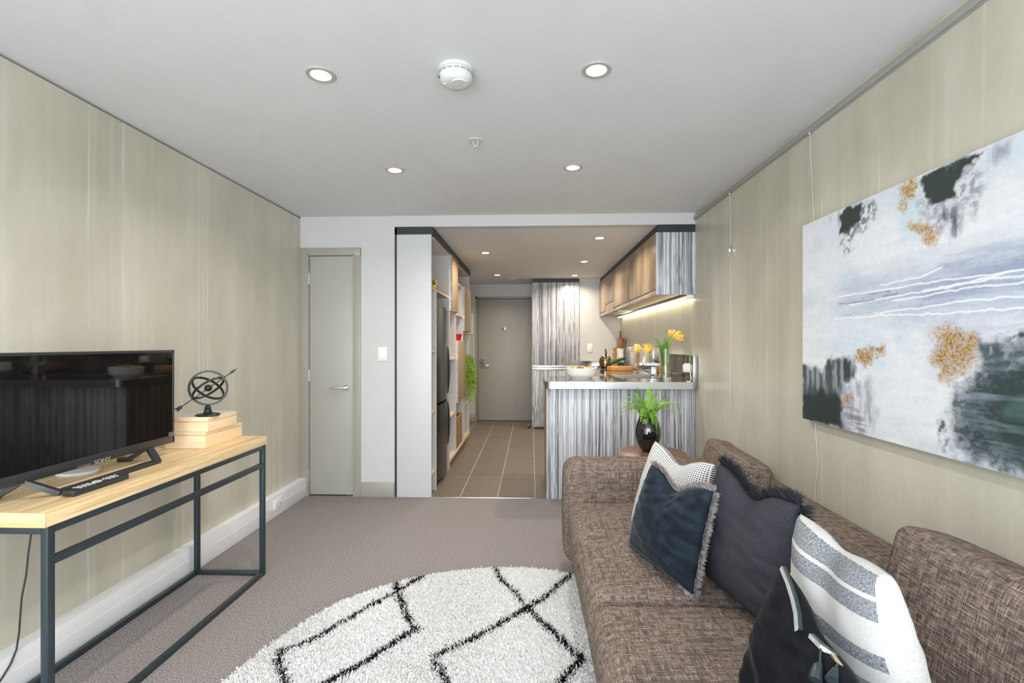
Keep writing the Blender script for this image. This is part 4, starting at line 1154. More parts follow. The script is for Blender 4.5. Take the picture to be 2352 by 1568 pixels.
# misty blue band across the middle
lay(polymask([(200, 730), (420, 660), (700, 590), (993, 520), (1600, 420), (1600, 780), (993, 830), (500, 840), (200, 800)], .07, .03, 31, (20, 4)), (166, 177, 200), .95, .6 + .4 * strk)
lay(polymask([(520, 700), (993, 570), (1600, 470), (1600, 600), (993, 690), (560, 760)], .035, .02, 33, (24, 4)), (140, 149, 176), .8, .5 + .5 * strk)
lay(polymask([(640, 610), (993, 520), (1600, 400), (1600, 470), (993, 590)], .03, .02, 34, (24, 4)), (134, 145, 168), .8, .4 + .6 * strk)
lay(polymask([(430, 290), (560, 250), (560, 520), (470, 520)], .04, .03, 35), (190, 208, 218), .8)
lay(polymask([(100, 410), (200, 390), (200, 700), (160, 700), (120, 500)], .04, .03, 36), (216, 218, 228), .8)
lay(polymask([(210, 900), (400, 890), (420, 1060), (210, 1010)], .05, .04, 37), (200, 212, 224), .9)
lay(polymask([(590, 850), (850, 830), (850, 1020), (600, 1110)], .05, .04, 38), (196, 200, 216), .9)
lay(polymask([(690, 840), (993, 850), (993, 900), (760, 960)], .04, .03, 39), (186, 190, 208), .7, strk)
# greys around the dark patches
lay(polymask([(280, 350), (350, 330), (350, 420), (260, 490), (205, 520), (200, 470)], .016, .035, 41, (30, 30)), (110, 110, 122), .95, spk)
lay(polymask([(165, 410), (220, 370), (215, 450), (190, 440)], .02, .02, 42, (20, 40)), (132, 134, 146), .7, vstr)
lay(polymask([(215, 545), (240, 530), (260, 548), (225, 572)], .008, .01, 43, (30, 30)), (110, 112, 122), .9, spk)
lay(polymask([(540, 350), (680, 300), (700, 480), (560, 430)], .035, .05, 44, (24, 40)), (150, 150, 166), .85, .3 + .7 * spk)
lay(polymask([(720, 190), (830, 190), (800, 320), (700, 440), (640, 440)], .03, .05, 45, (24, 60)), (142, 144, 158), .9, .25 + .75 * spk)
lay(polymask([(840, 110), (925, 70), (915, 125), (850, 170)], .02, .03, 46, (14, 60)), (136, 138, 152), .85, vstr)
lay(polymask([(655, 400), (720, 380), (715, 490), (668, 500)], .014, .03, 47, (14, 60)), (96, 102, 118), .9, vstr)
lay(polymask([(655, 360), (700, 350), (690, 430), (660, 430)], .012, .02, 48, (14, 60)), (44, 56, 60), 1, vstr)
# dark greens and blacks
lay(polymask([(205, 395), (250, 360), (293, 348), (293, 425), (240, 470), (205, 480)], .006, .018, 51, (30, 36)), (36, 50, 46), 1, None, .6)
lay(polymask([(545, 245), (640, 195), (820, 122), (815, 150), (745, 195), (708, 250), (700, 320), (640, 345), (590, 340), (560, 300)], .006, .022, 52, (34, 44)), (34, 50, 46), 1, None, .7)
lay(polymask([(640, 200), (760, 150), (740, 180), (660, 215)], .012, .03, 53, (30, 60)), (70, 92, 90), .8, spk)
lay(polymask([(40, 1040), (140, 1060), (150, 1015), (270, 1020), (270, 1100), (215, 1120), (215, 1310), (40, 1285)], .012, .03, 54, (30, 40)), (70, 78, 84), 1, .7 + .3 * vstr, .3)
lay(polymask([(40, 1160), (130, 1150), (215, 1180), (215, 1310), (40, 1285)], .014, .03, 55, (24, 30)), (34, 46, 46), 1, None, .5)
lay(polymask([(150, 1020), (195, 1020), (195, 1095), (152, 1100)], .006, .012, 56, (20, 30)), (56, 70, 72), .95, vstr)
lay(polymask([(220, 1020), (272, 1020), (270, 1098), (225, 1100)], .006, .012, 57, (20, 30)), (48, 62, 64), .95, vstr)
lay(polymask([(215, 1120), (340, 1105), (360, 1240), (330, 1330), (215, 1310)], .02, .03, 58, (20, 50)), (150, 154, 168), .85, .3 + .7 * vstr)
lay(polymask([(215, 1220), (290, 1240), (330, 1340), (215, 1315)], .02, .03, 59, (20, 50)), (122, 118, 134), .8, strk)
lay(polymask([(690, 1150), (790, 1080), (800, 960), (900, 940), (993, 930), (1600, 800), (1600, 1700), (993, 1500), (840, 1470), (700, 1420), (660, 1380), (670, 1260)], .02, .045, 61, (24, 36)), (84, 96, 104), 1, .7 + .3 * spk, .3)
lay(polymask([(720, 1180), (850, 1040), (993, 990), (1600, 860), (1600, 1700), (993, 1490), (850, 1440), (720, 1340)], .03, .045, 62, (24, 32)), (48, 66, 68), 1, .8 + .2 * spk, .4)
lay(polymask([(860, 1140), (993, 1080), (1600, 900), (1600, 1700), (993, 1470), (860, 1340)], .03, .04, 63, (20, 26)), (40, 58, 56), .9, None, .3)
lay(polymask([(900, 1230), (990, 1170), (1100, 1160), (1100, 1300), (905, 1270)], .01, .012, 64, (12, 16)), (66, 92, 88), .9, None, .5)
lay(polymask([(805, 945), (860, 940), (900, 960), (870, 1010), (810, 1010)], .012, .03, 65, (20, 60)), (62, 76, 82), .9, vstr)
lay(polymask([(935, 905), (1000, 895), (1000, 930), (945, 925)], .006, .02, 66, (30, 40)), (48, 58, 66), .95, spk)
lay(polymask([(620, 1280), (655, 1275), (655, 1340), (625, 1340)], .006, .012, 67, (30, 40)), (58, 70, 78), .9, .3 + .7 * spk)
lay(polymask([(650, 1340), (670, 1340), (670, 1410), (650, 1410)], .006, .012, 68, (30, 40)), (70, 80, 88), .8, spk)
# blue grey drags over the dark corner
lay(polymask([(700, 1140), (993, 1020), (1300, 950), (1300, 1090), (993, 1120), (720, 1230)], .04, .05, 69, (44, 10)), (150, 164, 182), .55, np.clip((fbm(SH, (70, 8), 24) - .5) * 6, 0, 1))
lay(polymask([(700, 1230), (993, 1250), (993, 1480), (720, 1420)], .04, .05, 70, (44, 10)), (112, 124, 134), .55, np.clip((fbm(SH, (70, 10), 25) - .52) * 6, 0, 1))
# gold leaf
def gold(pts, seed, soft=.012):
    mk = polymask(pts, soft, .03, seed, (34, 44)); lay(mk, (200, 176, 146), .7)
    fl = np.clip((fbm(SH, (150, 230), seed + 7, 2) - .45) * 7, 0, 1)
    lay(mk, (190, 148, 74), .95, fl, .25)
    fl2 = np.clip((fbm(SH, (170, 260), seed + 9, 2) - .60) * 8, 0, 1)
    lay(mk, (140, 100, 52), .8, fl2); return mk
gm = gold([(470, 275), (530, 240), (545, 250), (530, 320), (490, 330), (488, 370), (460, 370), (478, 320)], 71)
gm = np.maximum(gm, gold([(505, 445), (560, 415), (590, 450), (630, 460), (610, 520), (560, 510), (555, 470), (510, 468)], 73))
gm = np.maximum(gm, gold([(275, 985), (330, 960), (400, 965), (400, 1000), (350, 1005), (340, 1045), (280, 1040)], 75))
gm = np.maximum(gm, gold([(600, 905), (690, 865), (740, 895), (785, 930), (775, 1050), (720, 1070), (665, 1110), (605, 1030), (625, 960)], 77, .02))
gm = np.maximum(gm, gold([(220, 1185), (245, 1170), (255, 1195), (230, 1215)], 79, .008))
# white poured lines
for k, ln in enumerate(([(200, 750), (420, 715), (640, 680), (780, 662), (993, 632), (1400, 560)], [(240, 785), (460, 745), (580, 720), (720, 695), (950, 640)],
           [(430, 765), (600, 740), (720, 715), (993, 685), (1400, 620)], [(350, 820), (590, 790), (760, 765), (993, 745), (1400, 690)],
           [(180, 845), (420, 825), (600, 825), (993, 795), (1400, 740)], [(380, 700), (560, 660), (640, 625)], [(560, 730), (760, 690), (993, 655)])):
    lay(linemask(ln, .0024, 80 + k), (236, 238, 242), 1, None, .8)
for k, ln in enumerate(([(200, 782), (300, 770), (350, 762)], [(390, 748), (450, 738)], [(210, 826), (330, 818)], [(240, 745), (330, 735), (420, 725)])):
    lay(linemask(ln, .0026, 90 + k), (122, 122, 140), .8, strk)
art = np.clip(art * (.94 + .12 * fbm(SH, (60, 60), 99))[..., None], 0.005, .93)
g = G()
relief = .0006 * hgt + .0009 * (fbm(SH, (60, 24), 101) - .5)
V = np.stack([PXF - relief, GY, GZ], -1).reshape(-1, 3)
idx = np.arange(NH * NW).reshape(SH)
Fq = np.stack([idx[:-1, :-1], idx[1:, :-1], idx[1:, 1:], idx[:-1, 1:]], -1).reshape(-1, 4)
t = thing('abstract_painting', 'large unframed abstract canvas in white, dark green and gold', 'painting', (XR, (PY0 + PY1) / 2, PZ0))
me = bpy.data.meshes.new('canvas_face')
Vl = V - np.array(ORI[t.name])
me.vertices.add(len(Vl)); me.vertices.foreach_set('co', Vl.ravel())
me.loops.add(Fq.size); me.loops.foreach_set('vertex_index', Fq.ravel())
me.polygons.add(len(Fq)); me.polygons.foreach_set('loop_start', np.arange(0, Fq.size, 4)); me.polygons.foreach_set('loop_total', np.full(len(Fq), 4))
me.update(calc_edges=True)
ca = me.color_attributes.new('paint', 'FLOAT_COLOR', 'POINT')
ca.data.foreach_set('color', np.concatenate([art.reshape(-1, 3), gm.reshape(-1, 1)], 1).astype(np.float32).ravel())
me.shade_smooth()
q = NT('acrylic_paint'); at_ = q.n('ShaderNodeAttribute', attribute_name='paint')
fin = q.noise(q.map(q.coord(), (1, .35, 1)), 160, 4, .65)
q.set('Base Color', q.mix(.10, at_.outputs['Color'], q.ramp(fin, [(.35, (.12, .12, .13, 1)), (.65, (.95, .95, .95, 1))]), 'OVERLAY'))
q.set('Roughness', .45); q.set('Metallic', q.math('MULTIPLY', at_.outputs['Alpha'], .35)); q.bump(fin, .12, .002)
me.materials.append(q.m)
cf = bpy.data.objects.new('canvas_face', me); COL.objects.link(cf); cf.parent = t; ORI[cf.name] = ORI[t.name]
mesh('canvas_edge', G().box(PXF + .0012, XR - .0125, PY0, PY1, PZ0, PZ1), plain('canvas_edge_white', sr(226, 227, 230), .7), t)
# hanging wires
M_WIRE = plain('clear_nylon', sr(206, 206, 196), .3)
hy1 = atX(1868, 400, XR - .012).y
t = thing('hanging_wire', 'thin picture wire from the rail down behind the canvas', 'wire', (XR - .012, hy1, PZ1 - .1))
mesh('line', G().tube([(XR - .012, hy1 + .03, ZC - .05), (XR - .010, hy1, PZ1 + .02), (XR - .006, hy1, PZ1 - .12)], .0011, 5), M_WIRE, t)
mesh('rail_hook', G().box(XR - .020, XR - .008, hy1 + .022, hy1 + .038, ZC - .072, ZC - .052, .002), M_ALU, t)
pts = [atX(x, y, XR - .007) for x, y in ((1873, 985), (1876, 1030), (1879, 1065), (1873, 1110), (1871, 1160))]
mesh('hanging_wire', G().tube([(XR - .012, pts[0].y, PZ0 + .02)] + pts, .0011, 5), M_WIRE, label='loose wire end dangling below the canvas', cat='wire')
hy2 = atX(1677, 573, XR - .01).y; hz2 = atX(1677, 573, XR - .01).z
t = thing('hanging_wire', 'empty picture wire with a metal clip on the concrete wall', 'wire', (XR - .01, hy2, .75))
mesh('line', G().tube([(XR - .010, hy2, ZC - .05), (XR - .008, hy2, hz2), (XR - .006, hy2, 1.2), (XR - .006, hy2 + .01, .80), (XR - .006, hy2 + .02, .7)], .0012, 5), M_WIRE, t)
mesh('clip', G().box(XR - .022, XR - .004, hy2 - .009, hy2 + .009, hz2 - .018, hz2 + .026, .003), M_CHROME, t)
mesh('hook', G().tube([(XR - .014, hy2, hz2 - .015), (XR - .022, hy2, hz2 - .04), (XR - .026, hy2, hz2 - .05), (XR - .03, hy2, hz2 - .03)], .002, 6), M_CHROME, t)
mesh('rail_hook', G().box(XR - .020, XR - .008, hy2 - .008, hy2 + .008, ZC - .074, ZC - .052, .002), M_ALU, t)

# ------------------------------------------------------------------ sofa
def tweed(name, rot=0.0):
    t = NT(name); t.set('Roughness', .95); t.set('Specular IOR Level', .12)
    uv = t.map(t.coord('UV'), (1, 1, 1), rot=(0, 0, rot))
    wa = t.noise(t.map(uv, (26, 340, 1)), 1.0, 3, .65); wb = t.noise(t.map(uv, (340, 26, 1), loc=(3, 7, 0)), 1.0, 3, .65)
    wv = t.noise(t.map(uv, (1, 1, 1), loc=(9, 2, 0)), 520, 2, .8)
    la = t.noise(t.map(uv, (5, 60, 1)), 1.0, 3); lb = t.noise(t.map(uv, (60, 5, 1), loc=(5, 5, 0)), 1.0, 3)
    c = t.ramp(wa, [(.36, sr(48, 43, 43)), (.46, sr(110, 96, 88)), (.54, sr(156, 137, 124)), (.64, sr(210, 192, 177))])
    c2 = t.ramp(wb, [(.36, sr(46, 43, 46)), (.46, sr(100, 90, 86)), (.54, sr(142, 124, 112)), (.64, sr(200, 178, 160))])
    c = t.mix(.5, c, c2)
    c = t.mix(t.ramp(wv, [(.36, .55), (.52, 0.0)]), c, sr(60, 52, 50))
    k = t.math('ADD', t.math('MULTIPLY', la, .5), t.math('MULTIPLY', lb, .5))
    c = t.mix(t.ramp(k, [(.42, .5), (.52, 0.0)]), c, sr(62, 57, 60))
    t.set('Base Color', c)
    t.bump(t.math('ADD', t.math('ADD', wa, wb), wv), .45, .004)
    return t.m
M_TWEED = tweed('brown_tweed')
SFX, SBX = .205, 1.345            # front of the seat, back against the wall
SY_F, SY_A, SY_N = 2.935, 2.675, .42
ZS = .435
t = thing('sofa', 'low brown tweed sofa along the concrete wall', 'sofa', ((SFX + SBX) / 2, (SY_F + SY_N) / 2, 0))
ym = 1.655
mesh('base', G().soft((SFX + .03 + SBX) / 2, (SY_F + SY_N) / 2, .165, (SBX - SFX - .03) / 2, (SY_F - SY_N) / 2 - .01, .105, .03, 8), M_TWEED, t, weld=True)
sx1 = 1.16
for (y0, y1) in ((ym + .001, SY_A + .03), (.66, ym - .001)):
    mesh('seat_cushion', G().soft((SFX + sx1) / 2, (y0 + y1) / 2, (.22 + ZS) / 2, (sx1 - SFX) / 2, (y1 - y0) / 2, (ZS - .22) / 2, .055, 10, (.012, .0, .016), wob=.003, seed=y0), M_TWEED, t, weld=True)
mesh('arm', G().soft((SFX - .018 + SBX) / 2, (SY_A + SY_F) / 2, .355, (SBX - SFX + .018) / 2, (SY_F - SY_A) / 2, .285, .075, 10, (.006, .01, .006), wob=.003, seed=3), M_TWEED, t, weld=True)
mesh('arm', G().soft((SFX - .018 + SBX) / 2, .53, .355, (SBX - SFX + .018) / 2, .125, .285, .075, 10, (.006, .01, .006)), M_TWEED, t, weld=True)
mesh('backrest', G().soft((1.15 + SBX) / 2, (SY_A + .66) / 2 + .02, .36, (SBX - 1.15) / 2, (SY_A - .66) / 2 + .03, .215, .04, 10, (0, 0, .004)), M_TWEED, t, weld=True)
def backc(y0, y1, xb, lean, yaw, thick, h, seed):
    M = Matrix.Rotation(yaw, 3, 'Z') @ Matrix.Rotation(lean, 3, 'Y')
    mesh('back_cushion', G().soft(xb, (y0 + y1) / 2, ZS + h / 2 - .02, thick / 2, (y1 - y0) / 2, h / 2, min(.034, thick * .3), 10, (.022, 0, .008), M, wob=.006, seed=seed), M_TWEED, t, weld=True)
backc(2.27, 2.90, 1.045, math.radians(13), math.radians(-5), .145, .335, 1)
backc(.70, 1.42, 1.085, math.radians(13), math.radians(2), .165, .375, 5)
for x in (SFX + .10, SBX - .1):
    for y in (SY_N + .1, SY_F - .1):
        mesh('leg', G().lathe([(.02, .0), (.026, .075)], (x, y, 0.0), 16), M_BLACK, t)

# ------------------------------------------------------------------ throw cushions
def pillow(corners, thick, n=34, pinch=.05, chop=0.0, chopw=.35, seed=0, wr=.006, back=.8, face=Vector((-1, -.5, .3)), power=.42, folds=0.0):
    tl, tr, br, bl = [Vector(c) for c in corners]
    nn = ((tr - bl).cross(tl - br)).normalized()
    if nn.dot(face) < 0: nn = -nn
    vs, uvs, edge = [], [], {}
    def P(u, v):
        U = u * (1 - pinch * (1 - v * v)); Vv = v * (1 - pinch * (1 - u * u))
        if chop and v > -.2:
            Vv -= chop * ((v + .2) / 1.2) ** 2 * math.exp(-(u / chopw) ** 2)
        a, b = (U + 1) / 2, (Vv + 1) / 2
        return (bl * (1 - a) + br * a) * (1 - b) + (tl * (1 - a) + tr * a) * b
    g = G()
    for sg, th in ((1, thick), (-1, thick * back)):
        vs = []; uv = []
        for i in range(n + 1):
            for j in range(n + 1):
                u = -1 + 2 * i / n; v = -1 + 2 * j / n
                u = math.sin(u * math.pi / 2) * .45 + u * .55; v = math.sin(v * math.pi / 2) * .45 + v * .55
                e = max(0, (1 - u * u)) * max(0, (1 - v * v))
                h = th * e ** power
                if chop and v > -.3:
                    h -= th * .45 * ((v + .3) / 1.3) ** 1.5 * math.exp(-(u / (chopw * .9)) ** 2) * e ** .3
                w = mnoise.noise(Vector((u * 1.2 + seed, v * 3.4, seed))) * .6 + mnoise.noise(Vector((u * 3.1, v * 7.5 + seed, 2))) * .4
                ew = e ** .35
                h += wr * w * ew * (1 + 1.2 * abs(u))
                if folds and sg > 0:
                    ph = mnoise.noise(Vector((u * 1.7, v * 1.9, seed + 3))) * 3.2
                    ra = max(0, min(1, (u - .05) / .5)) * (1 - max(0, (u - .9) / .1))
                    rb = max(0, min(1, (v - .25) / .4)) * (.4 + .6 * max(0, -u + .6))
                    h += folds * (ra * (math.sin(24 * v + 5 * u + ph) ** 3) + rb * (math.sin(20 * (v - .8 * u) + ph) ** 3)) * e ** .4
                vs.append(P(u, v) + nn * sg * h); uv.append(((u + 1) / 2, (v + 1) / 2))
        fs = []; us = []
        m = n + 1
        for i in range(n):
            for j in range(n):
                f = [i * m + j, (i + 1) * m + j, (i + 1) * m + j + 1, i * m + j + 1]
                fs.append(f); us.append([uv[k] for k in f])
        g.add(vs, fs, us)
    return g, P, nn
def fringe(P, nn, segs, length, dens, seed, spread=.6, width=.0018, down=0.0):
    r = random.Random(seed); g = G(); ctr = P(0, 0)
    for (u0, v0, u1, v1) in segs:
        L = (P(u1, v1) - P(u0, v0)).length; N = int(L * dens)
        for k in range(N):
            q = r.random(); u = u0 + (u1 - u0) * q; v = v0 + (v1 - v0) * q
            p = P(u, v); out = (p - ctr).normalized()
            tang = (P(u1, v1) - P(u0, v0)).normalized()
            on = (out - tang * out.dot(tang)).normalized()
            clump = mnoise.noise(Vector((q * L * 60, seed, 0)))
            d = (on + tang * (clump * .9 + r.uniform(-.35, .35)) + nn * r.uniform(-spread, spread) + Vector((0, 0, -down * r.random()))).normalized()
            l = length * r.uniform(.55, 1.1)
            s_ = d.cross(nn + Vector((r.uniform(-.5, .5), r.uniform(-.5, .5), r.uniform(-.5, .5)))).normalized() * width
            mid = p + d * l * .5 + Vector((0, 0, -down * l * .1)); e = p + d * l + Vector((0, 0, -down * l * .5))
            g.add([p - s_, p + s_, mid + s_ * .9, mid - s_ * .9, e], [(0, 1, 2, 3), (3, 2, 4)])
    return g
def zs_corner(px, py, z): return atZ(px, py, z)
# houndstooth
def houndstooth():
    q = NT('houndstooth_check'); q.set('Roughness', .9); q.set('Specular IOR Level', .1)
    uv = q.map(q.coord('UV'), (42, 42, 42))
    sep = q.n('ShaderNodeSeparateXYZ', i_Vector=uv)
    fx = q.math('FRACT', sep.outputs[0]); fy = q.math('FRACT', sep.outputs[1])
    a = q.math('GREATER_THAN', fx, .52); b = q.math('GREATER_THAN', fy, .52)
    dg = q.math('GREATER_THAN', q.math('FRACT', q.math('MULTIPLY', q.math('ADD', fx, fy), 2.0)), .5)
    both = q.math('MULTIPLY', a, b); one = q.math('MULTIPLY', q.math('ABSOLUTE', q.math('SUBTRACT', a, b)), dg)
    f = q.math('MAXIMUM', both, q.math('MULTIPLY', one, .55))
    nz = q.noise(q.coord('UV'), 300, 2)
    q.set('Base Color', q.mix(f, sr(232, 232, 230), sr(52, 56, 60)))
    q.bump(nz, .2, .002); return q.m
def velvet(name, col, hi, sheen=.5):
    q = NT(name); q.set('Roughness', .75); q.set('Specular IOR Level', .15)
    nz = q.noise(q.coord('UV'), 7, 4, .6, .6)
    q.set('Base Color', q.ramp(nz, [(.35, col), (.7, hi)]))
    q.set('Sheen Weight', sheen); q.set('Sheen Roughness', .35); q.set('Sheen Tint', (.8, .88, 1, 1))
    fold = q.noise(q.map(q.coord('UV'), (1.6, 5.0, 1)), 1.2, 1, .4, .4)
    q.bump(fold, .35, .03); return q.m
def linen(name, a, b, sx=160, sy=420):
    q = NT(name); q.set('Roughness', .95); q.set('Specular IOR Level', .1)
    uv = q.coord('UV')
    f = q.noise(q.map(uv, (sx * .25, sy, 1)), 1, 3, .7); f2 = q.noise(q.map(uv, (sy, sx * .25, 1)), 1, 3, .7)
    k = q.math('ADD', q.math('MULTIPLY', f, .6), q.math('MULTIPLY', f2, .4))
    q.set('Base Color', q.ramp(k, [(.35, a), (.65, b)])); q.bump(k, .3, .003); return q.m
M_HOUND = houndstooth(); M_NAVY = velvet('navy_velvet', sr(19, 27, 35), sr(36, 47, 58), .16)
M_CHAR = linen('charcoal_linen', sr(40, 41, 46), sr(74, 74, 82)); M_BLKV = velvet('black_velvet', sr(8, 9, 12), sr(18, 21, 27), .07)
M_FRG = plain('grey_fringe', sr(150, 144, 142), .95, nscale=70, namt=.15); M_FRB = plain('charcoal_fringe', sr(46, 48, 54), .95, nscale=70, namt=.2)
ZB = ZS + .012
# far houndstooth cushion
c1 = [atD(1505, 1012, 2.36), atD(1643, 1066, 1.96), zs_corner(1648, 1240, ZB - .005) , zs_corner(1449, 1197, ZB)]
c1[2] = Vector((.70, 1.93, ZB))
t = thing('throw_cushion', 'black and white houndstooth cushion behind the navy velvet one', 'cushion', (.62, 2.15, ZS))
g, P1, n1 = pillow(c1, .085, pinch=.04, chop=.27, chopw=.45, seed=2, wr=.004)
mesh('cover', g, M_HOUND, t, weld=True, smooth=60)
# navy velvet with grey fringe
c2 = [atD(1497, 1066, 2.00), atD(1640, 1128, 1.63), zs_corner(1592, 1366, ZB), zs_corner(1446, 1250, ZB)]
t = thing('throw_cushion', 'navy velvet cushion edged with grey fringe', 'cushion', (.53, 1.85, ZS))
g, P2, n2 = pillow(c2, .075, n=76, pinch=.03, chop=.28, chopw=.42, seed=5, wr=.009, folds=.0055)
mesh('cover', g, M_NAVY, t, weld=True, smooth=60)
mesh('fringe', fringe(P2, n2, [(-1, 1, 0, 1), (0, 1, 1, 1), (1, 1, 1, 0), (1, 0, 1, -1), (.6, -1, 1, -1)], .026, 3000, 3, 1.0, .0018), M_FRG, t, kind='stuff', smooth=0)
# charcoal linen with charcoal fringe
c3 = [atD(1655, 1062, 1.86), atD(1838, 1160, 1.40), Vector((.765, 1.33, ZB)), Vector((.655, 1.83, ZB))]
t = thing('throw_cushion', 'charcoal linen cushion with dark shaggy fringe', 'cushion', (.71, 1.6, ZS))
g, P3, n3 = pillow(c3, .095, n=64, pinch=.03, chop=.26, chopw=.40, seed=9, wr=.008, folds=.002)
mesh('cover', g, M_CHAR, t, weld=True, smooth=60)
mesh('fringe', fringe(P3, n3, [(-1, 1, 0, 1), (0, 1, 1, 1), (1, 1, 1, 0), (1, 0, 1, -1)], .044, 3000, 8, 1.2, .0019), M_FRB, t, kind='stuff', smooth=0)
p = P3(-.98, .72)
mesh('care_label', G().box(p.x - .004, p.x + .014, p.y + .0, p.y + .003, p.z - .012, p.z + .022), M_PLASTIC, t)
# white cushion with grey woven stripes
def striped():
    q = NT('white_striped_cotton'); q.set('Roughness', .95); q.set('Specular IOR Level', .1)
    uv = q.coord('UV'); sep = q.n('ShaderNodeSeparateXYZ', i_Vector=uv)
    y = q.math('ADD', sep.outputs[1], q.math('MULTIPLY', q.math('SUBTRACT', q.noise(uv, 60, 2), .5), .006))
    white, grey = (1, 1, 1, 1), (0, 0, 0, 1)
    f = q.ramp(y, [(0.0, 1), (.10, 0), (.18, 1), (.35, 0), (.43, 1), (.52, 0), (.60, 1), (.76, 0), (.86, 1), (.885, 0), (.985, 1)], 'CONSTANT')
    w1 = q.noise(q.map(uv, (60, 420, 1)), 1, 3, .7); w2 = q.noise(q.map(uv, (420, 60, 1)), 1, 3, .7)
    cw = q.ramp(q.math('MULTIPLY', q.math('ADD', w1, w2), .5), [(.40, sr(182, 181, 177)), (.58, sr(208, 207, 205))])
    cg = q.ramp(q.math('MULTIPLY', q.math('ADD', w1, w2), .5), [(.42, sr(76, 80, 86)), (.5, sr(120, 124, 130)), (.60, sr(196, 198, 200))])
    side = q.math('GREATER_THAN', sep.outputs[0], .945)
    f2 = q.math('MAXIMUM', f, side)
    q.set('Base Color', q.mix(f2, cg, cw)); q.bump(w1, .3, .003); return q.m
M_STR = striped()
c4 = [atD(1838, 1178, 1.30), atD(2046, 1325, .985), Vector((.80, .93, ZB)), Vector((.70, 1.27, ZB))]
t = thing('throw_cushion', 'white cushion with grey woven stripes near the charcoal one', 'cushion', (.75, 1.1, ZS))
g, P4, n4 = pillow(c4, .085, pinch=.03, chop=.05, seed=14, wr=.006, power=.36)
mesh('cover', g, M_STR, t, weld=True, smooth=60)
# black velvet with zip and tassels
c5 = [atD(1801, 1300, 1.175), atD(2012, 1640, .80), Vector((.555, .80, ZB)), Vector((.475, 1.14, ZB))]
t = thing('throw_cushion', 'small black velvet cushion with a silver zip and tassels', 'cushion', (.55, .98, ZS))
g, P5, n5 = pillow(c5, .075, n=64, pinch=.02, chop=.06, seed=19, wr=.012, power=.4, folds=.004)
mesh('cover', g, M_BLKV, t, weld=True, smooth=60)
from mathutils.bvhtree import BVHTree
bv5 = BVHTree.FromPolygons([Vector(v) for v in g.v], g.f)
def on5(px, py, lift):
    h = bv5.ray_cast(Vector((0, 0, CAM_Z)), ray(px, py).normalized())
    return (h[0] + n5 * lift) if h[0] is not None else None
def zipper(pix):
    zp = [p for p in (on5(x, y, .001) for x, y in pix) if p is not None]
    zp = [zp[0]] + [a.lerp(b, k / 4) for a, b in zip(zp, zp[1:]) for k in range(1, 5)]
    tape = mesh('zip_tape', G().tube(zp, .0075, 6), M_FRAME, t)
    g = G(); N = len(zp) * 6
    for k in range(N):
        q_ = k / (N - 1) * (len(zp) - 1); i = min(len(zp) - 2, int(q_)); a = zp[i].lerp(zp[i + 1], q_ - i)
        dd = (zp[i + 1] - zp[i]).normalized(); sd = dd.cross(n5).normalized()
        g.tube([a - sd * .0044 + n5 * .0068, a + sd * .0044 + n5 * .0068], .0017, 5)
    mesh('zip_teeth', g, plain('zip_silver', sr(222, 224, 226), .3, .6), tape, kind='stuff')
    return tape, zp
zipper([(1801, 1306), (1806, 1320), (1816, 1345), (1826, 1375), (1834, 1410), (1837, 1448)])
zt_, zp = zipper([(1868, 1462), (1880, 1474), (1892, 1487), (1906, 1496), (1925, 1508)])
ze = zp[-1]
pl = mesh('zip_pull', G().tube([ze + n5 * .01, ze + n5 * .014 + Vector((.004, -.012, -.006)), ze + n5 * .012 + Vector((.010, -.03, -.014))], [.005, .006, .003], 8), plain('zip_gold', sr(206, 190, 150), .25, .9), zt_)
def tassel(pix):
    pts = [on5(x, y, l) for x, y, l in pix]
    pts = [p for p in pts if p is not None]
    if len(pts) < 2: return
    c = mesh('tassel_cord', G().tube(pts[:2], .0022, 6), M_FRAME, t)
    if len(pts) > 3: mesh('tassel', G().tube(pts[1:], [.0045, .0085] + [.011] * (len(pts) - 3), 10), M_FRAME, c)
tassel([(1898, 1494, .012), (1895, 1527, .010), (1893, 1534, .012), (1889, 1550, .012), (1887, 1566, .012)])
tassel([(1941, 1514, .012), (1938, 1528, .012), (1934, 1540, .012), (1929, 1552, .012), (1924, 1566, .012)])

# ------------------------------------------------------------------ side table, vase and fern behind the sofa
M_WTOP = wood('walnut_top', sr(104, 66, 50), sr(140, 96, 76), 'x', 24, .08, .35)
stx, sty, stz = .808, 3.245, .585
t = thing('side_table', 'round walnut side table between the sofa arm and the peninsula', 'table', (stx, sty, 0))
mesh('tabletop', G().lathe([(.0001, stz - .004), (.218, stz - .004), (.2195, stz - .001), (.218, stz), (.0001, stz)], (stx, sty, 0), 56), M_WTOP, t)
mesh('edge_band', G().lathe([(.205, stz - .026), (.219, stz - .024), (.2205, stz - .003), (.2185, stz - .001), (.2, stz - .004)], (stx, sty, 0), 56), wood('pale_ply_edge', sr(176, 150, 122), sr(206, 184, 156), 'x', 30, .2, .5), t)
for k in range(3):
    an = 2 * math.pi * k / 3 + .5
    mesh('leg', G().tube([(stx + .14 * math.cos(an), sty + .14 * math.sin(an), stz - .02), (stx + .2 * math.cos(an), sty + .2 * math.sin(an), 0)], [.016, .011], 12), M_WTOP, t)
vx, vy = atZ(1488, 1036, stz).x, atZ(1488, 1036, stz).y
t = thing('potted_fern', 'green fern in a glossy black vase on the side table', 'plant', (vx, vy, stz))
M_VASE = plain('black_glaze', sr(16, 17, 17), .06, coat=1.0)
prof = [(.0001, 0), (.036, 0), (.042, .006), (.066, .045), (.082, .085), (.087, .120), (.084, .155), (.074, .19), (.062, .218), (.058, .232), (.055, .232), (.058, .21), (.07, .185), (.0001, .18)]
mesh('vase', G().lathe([(r_, stz + h_) for r_, h_ in prof], (vx, vy, 0), 48), M_VASE, t, label='glossy black egg-shaped vase')
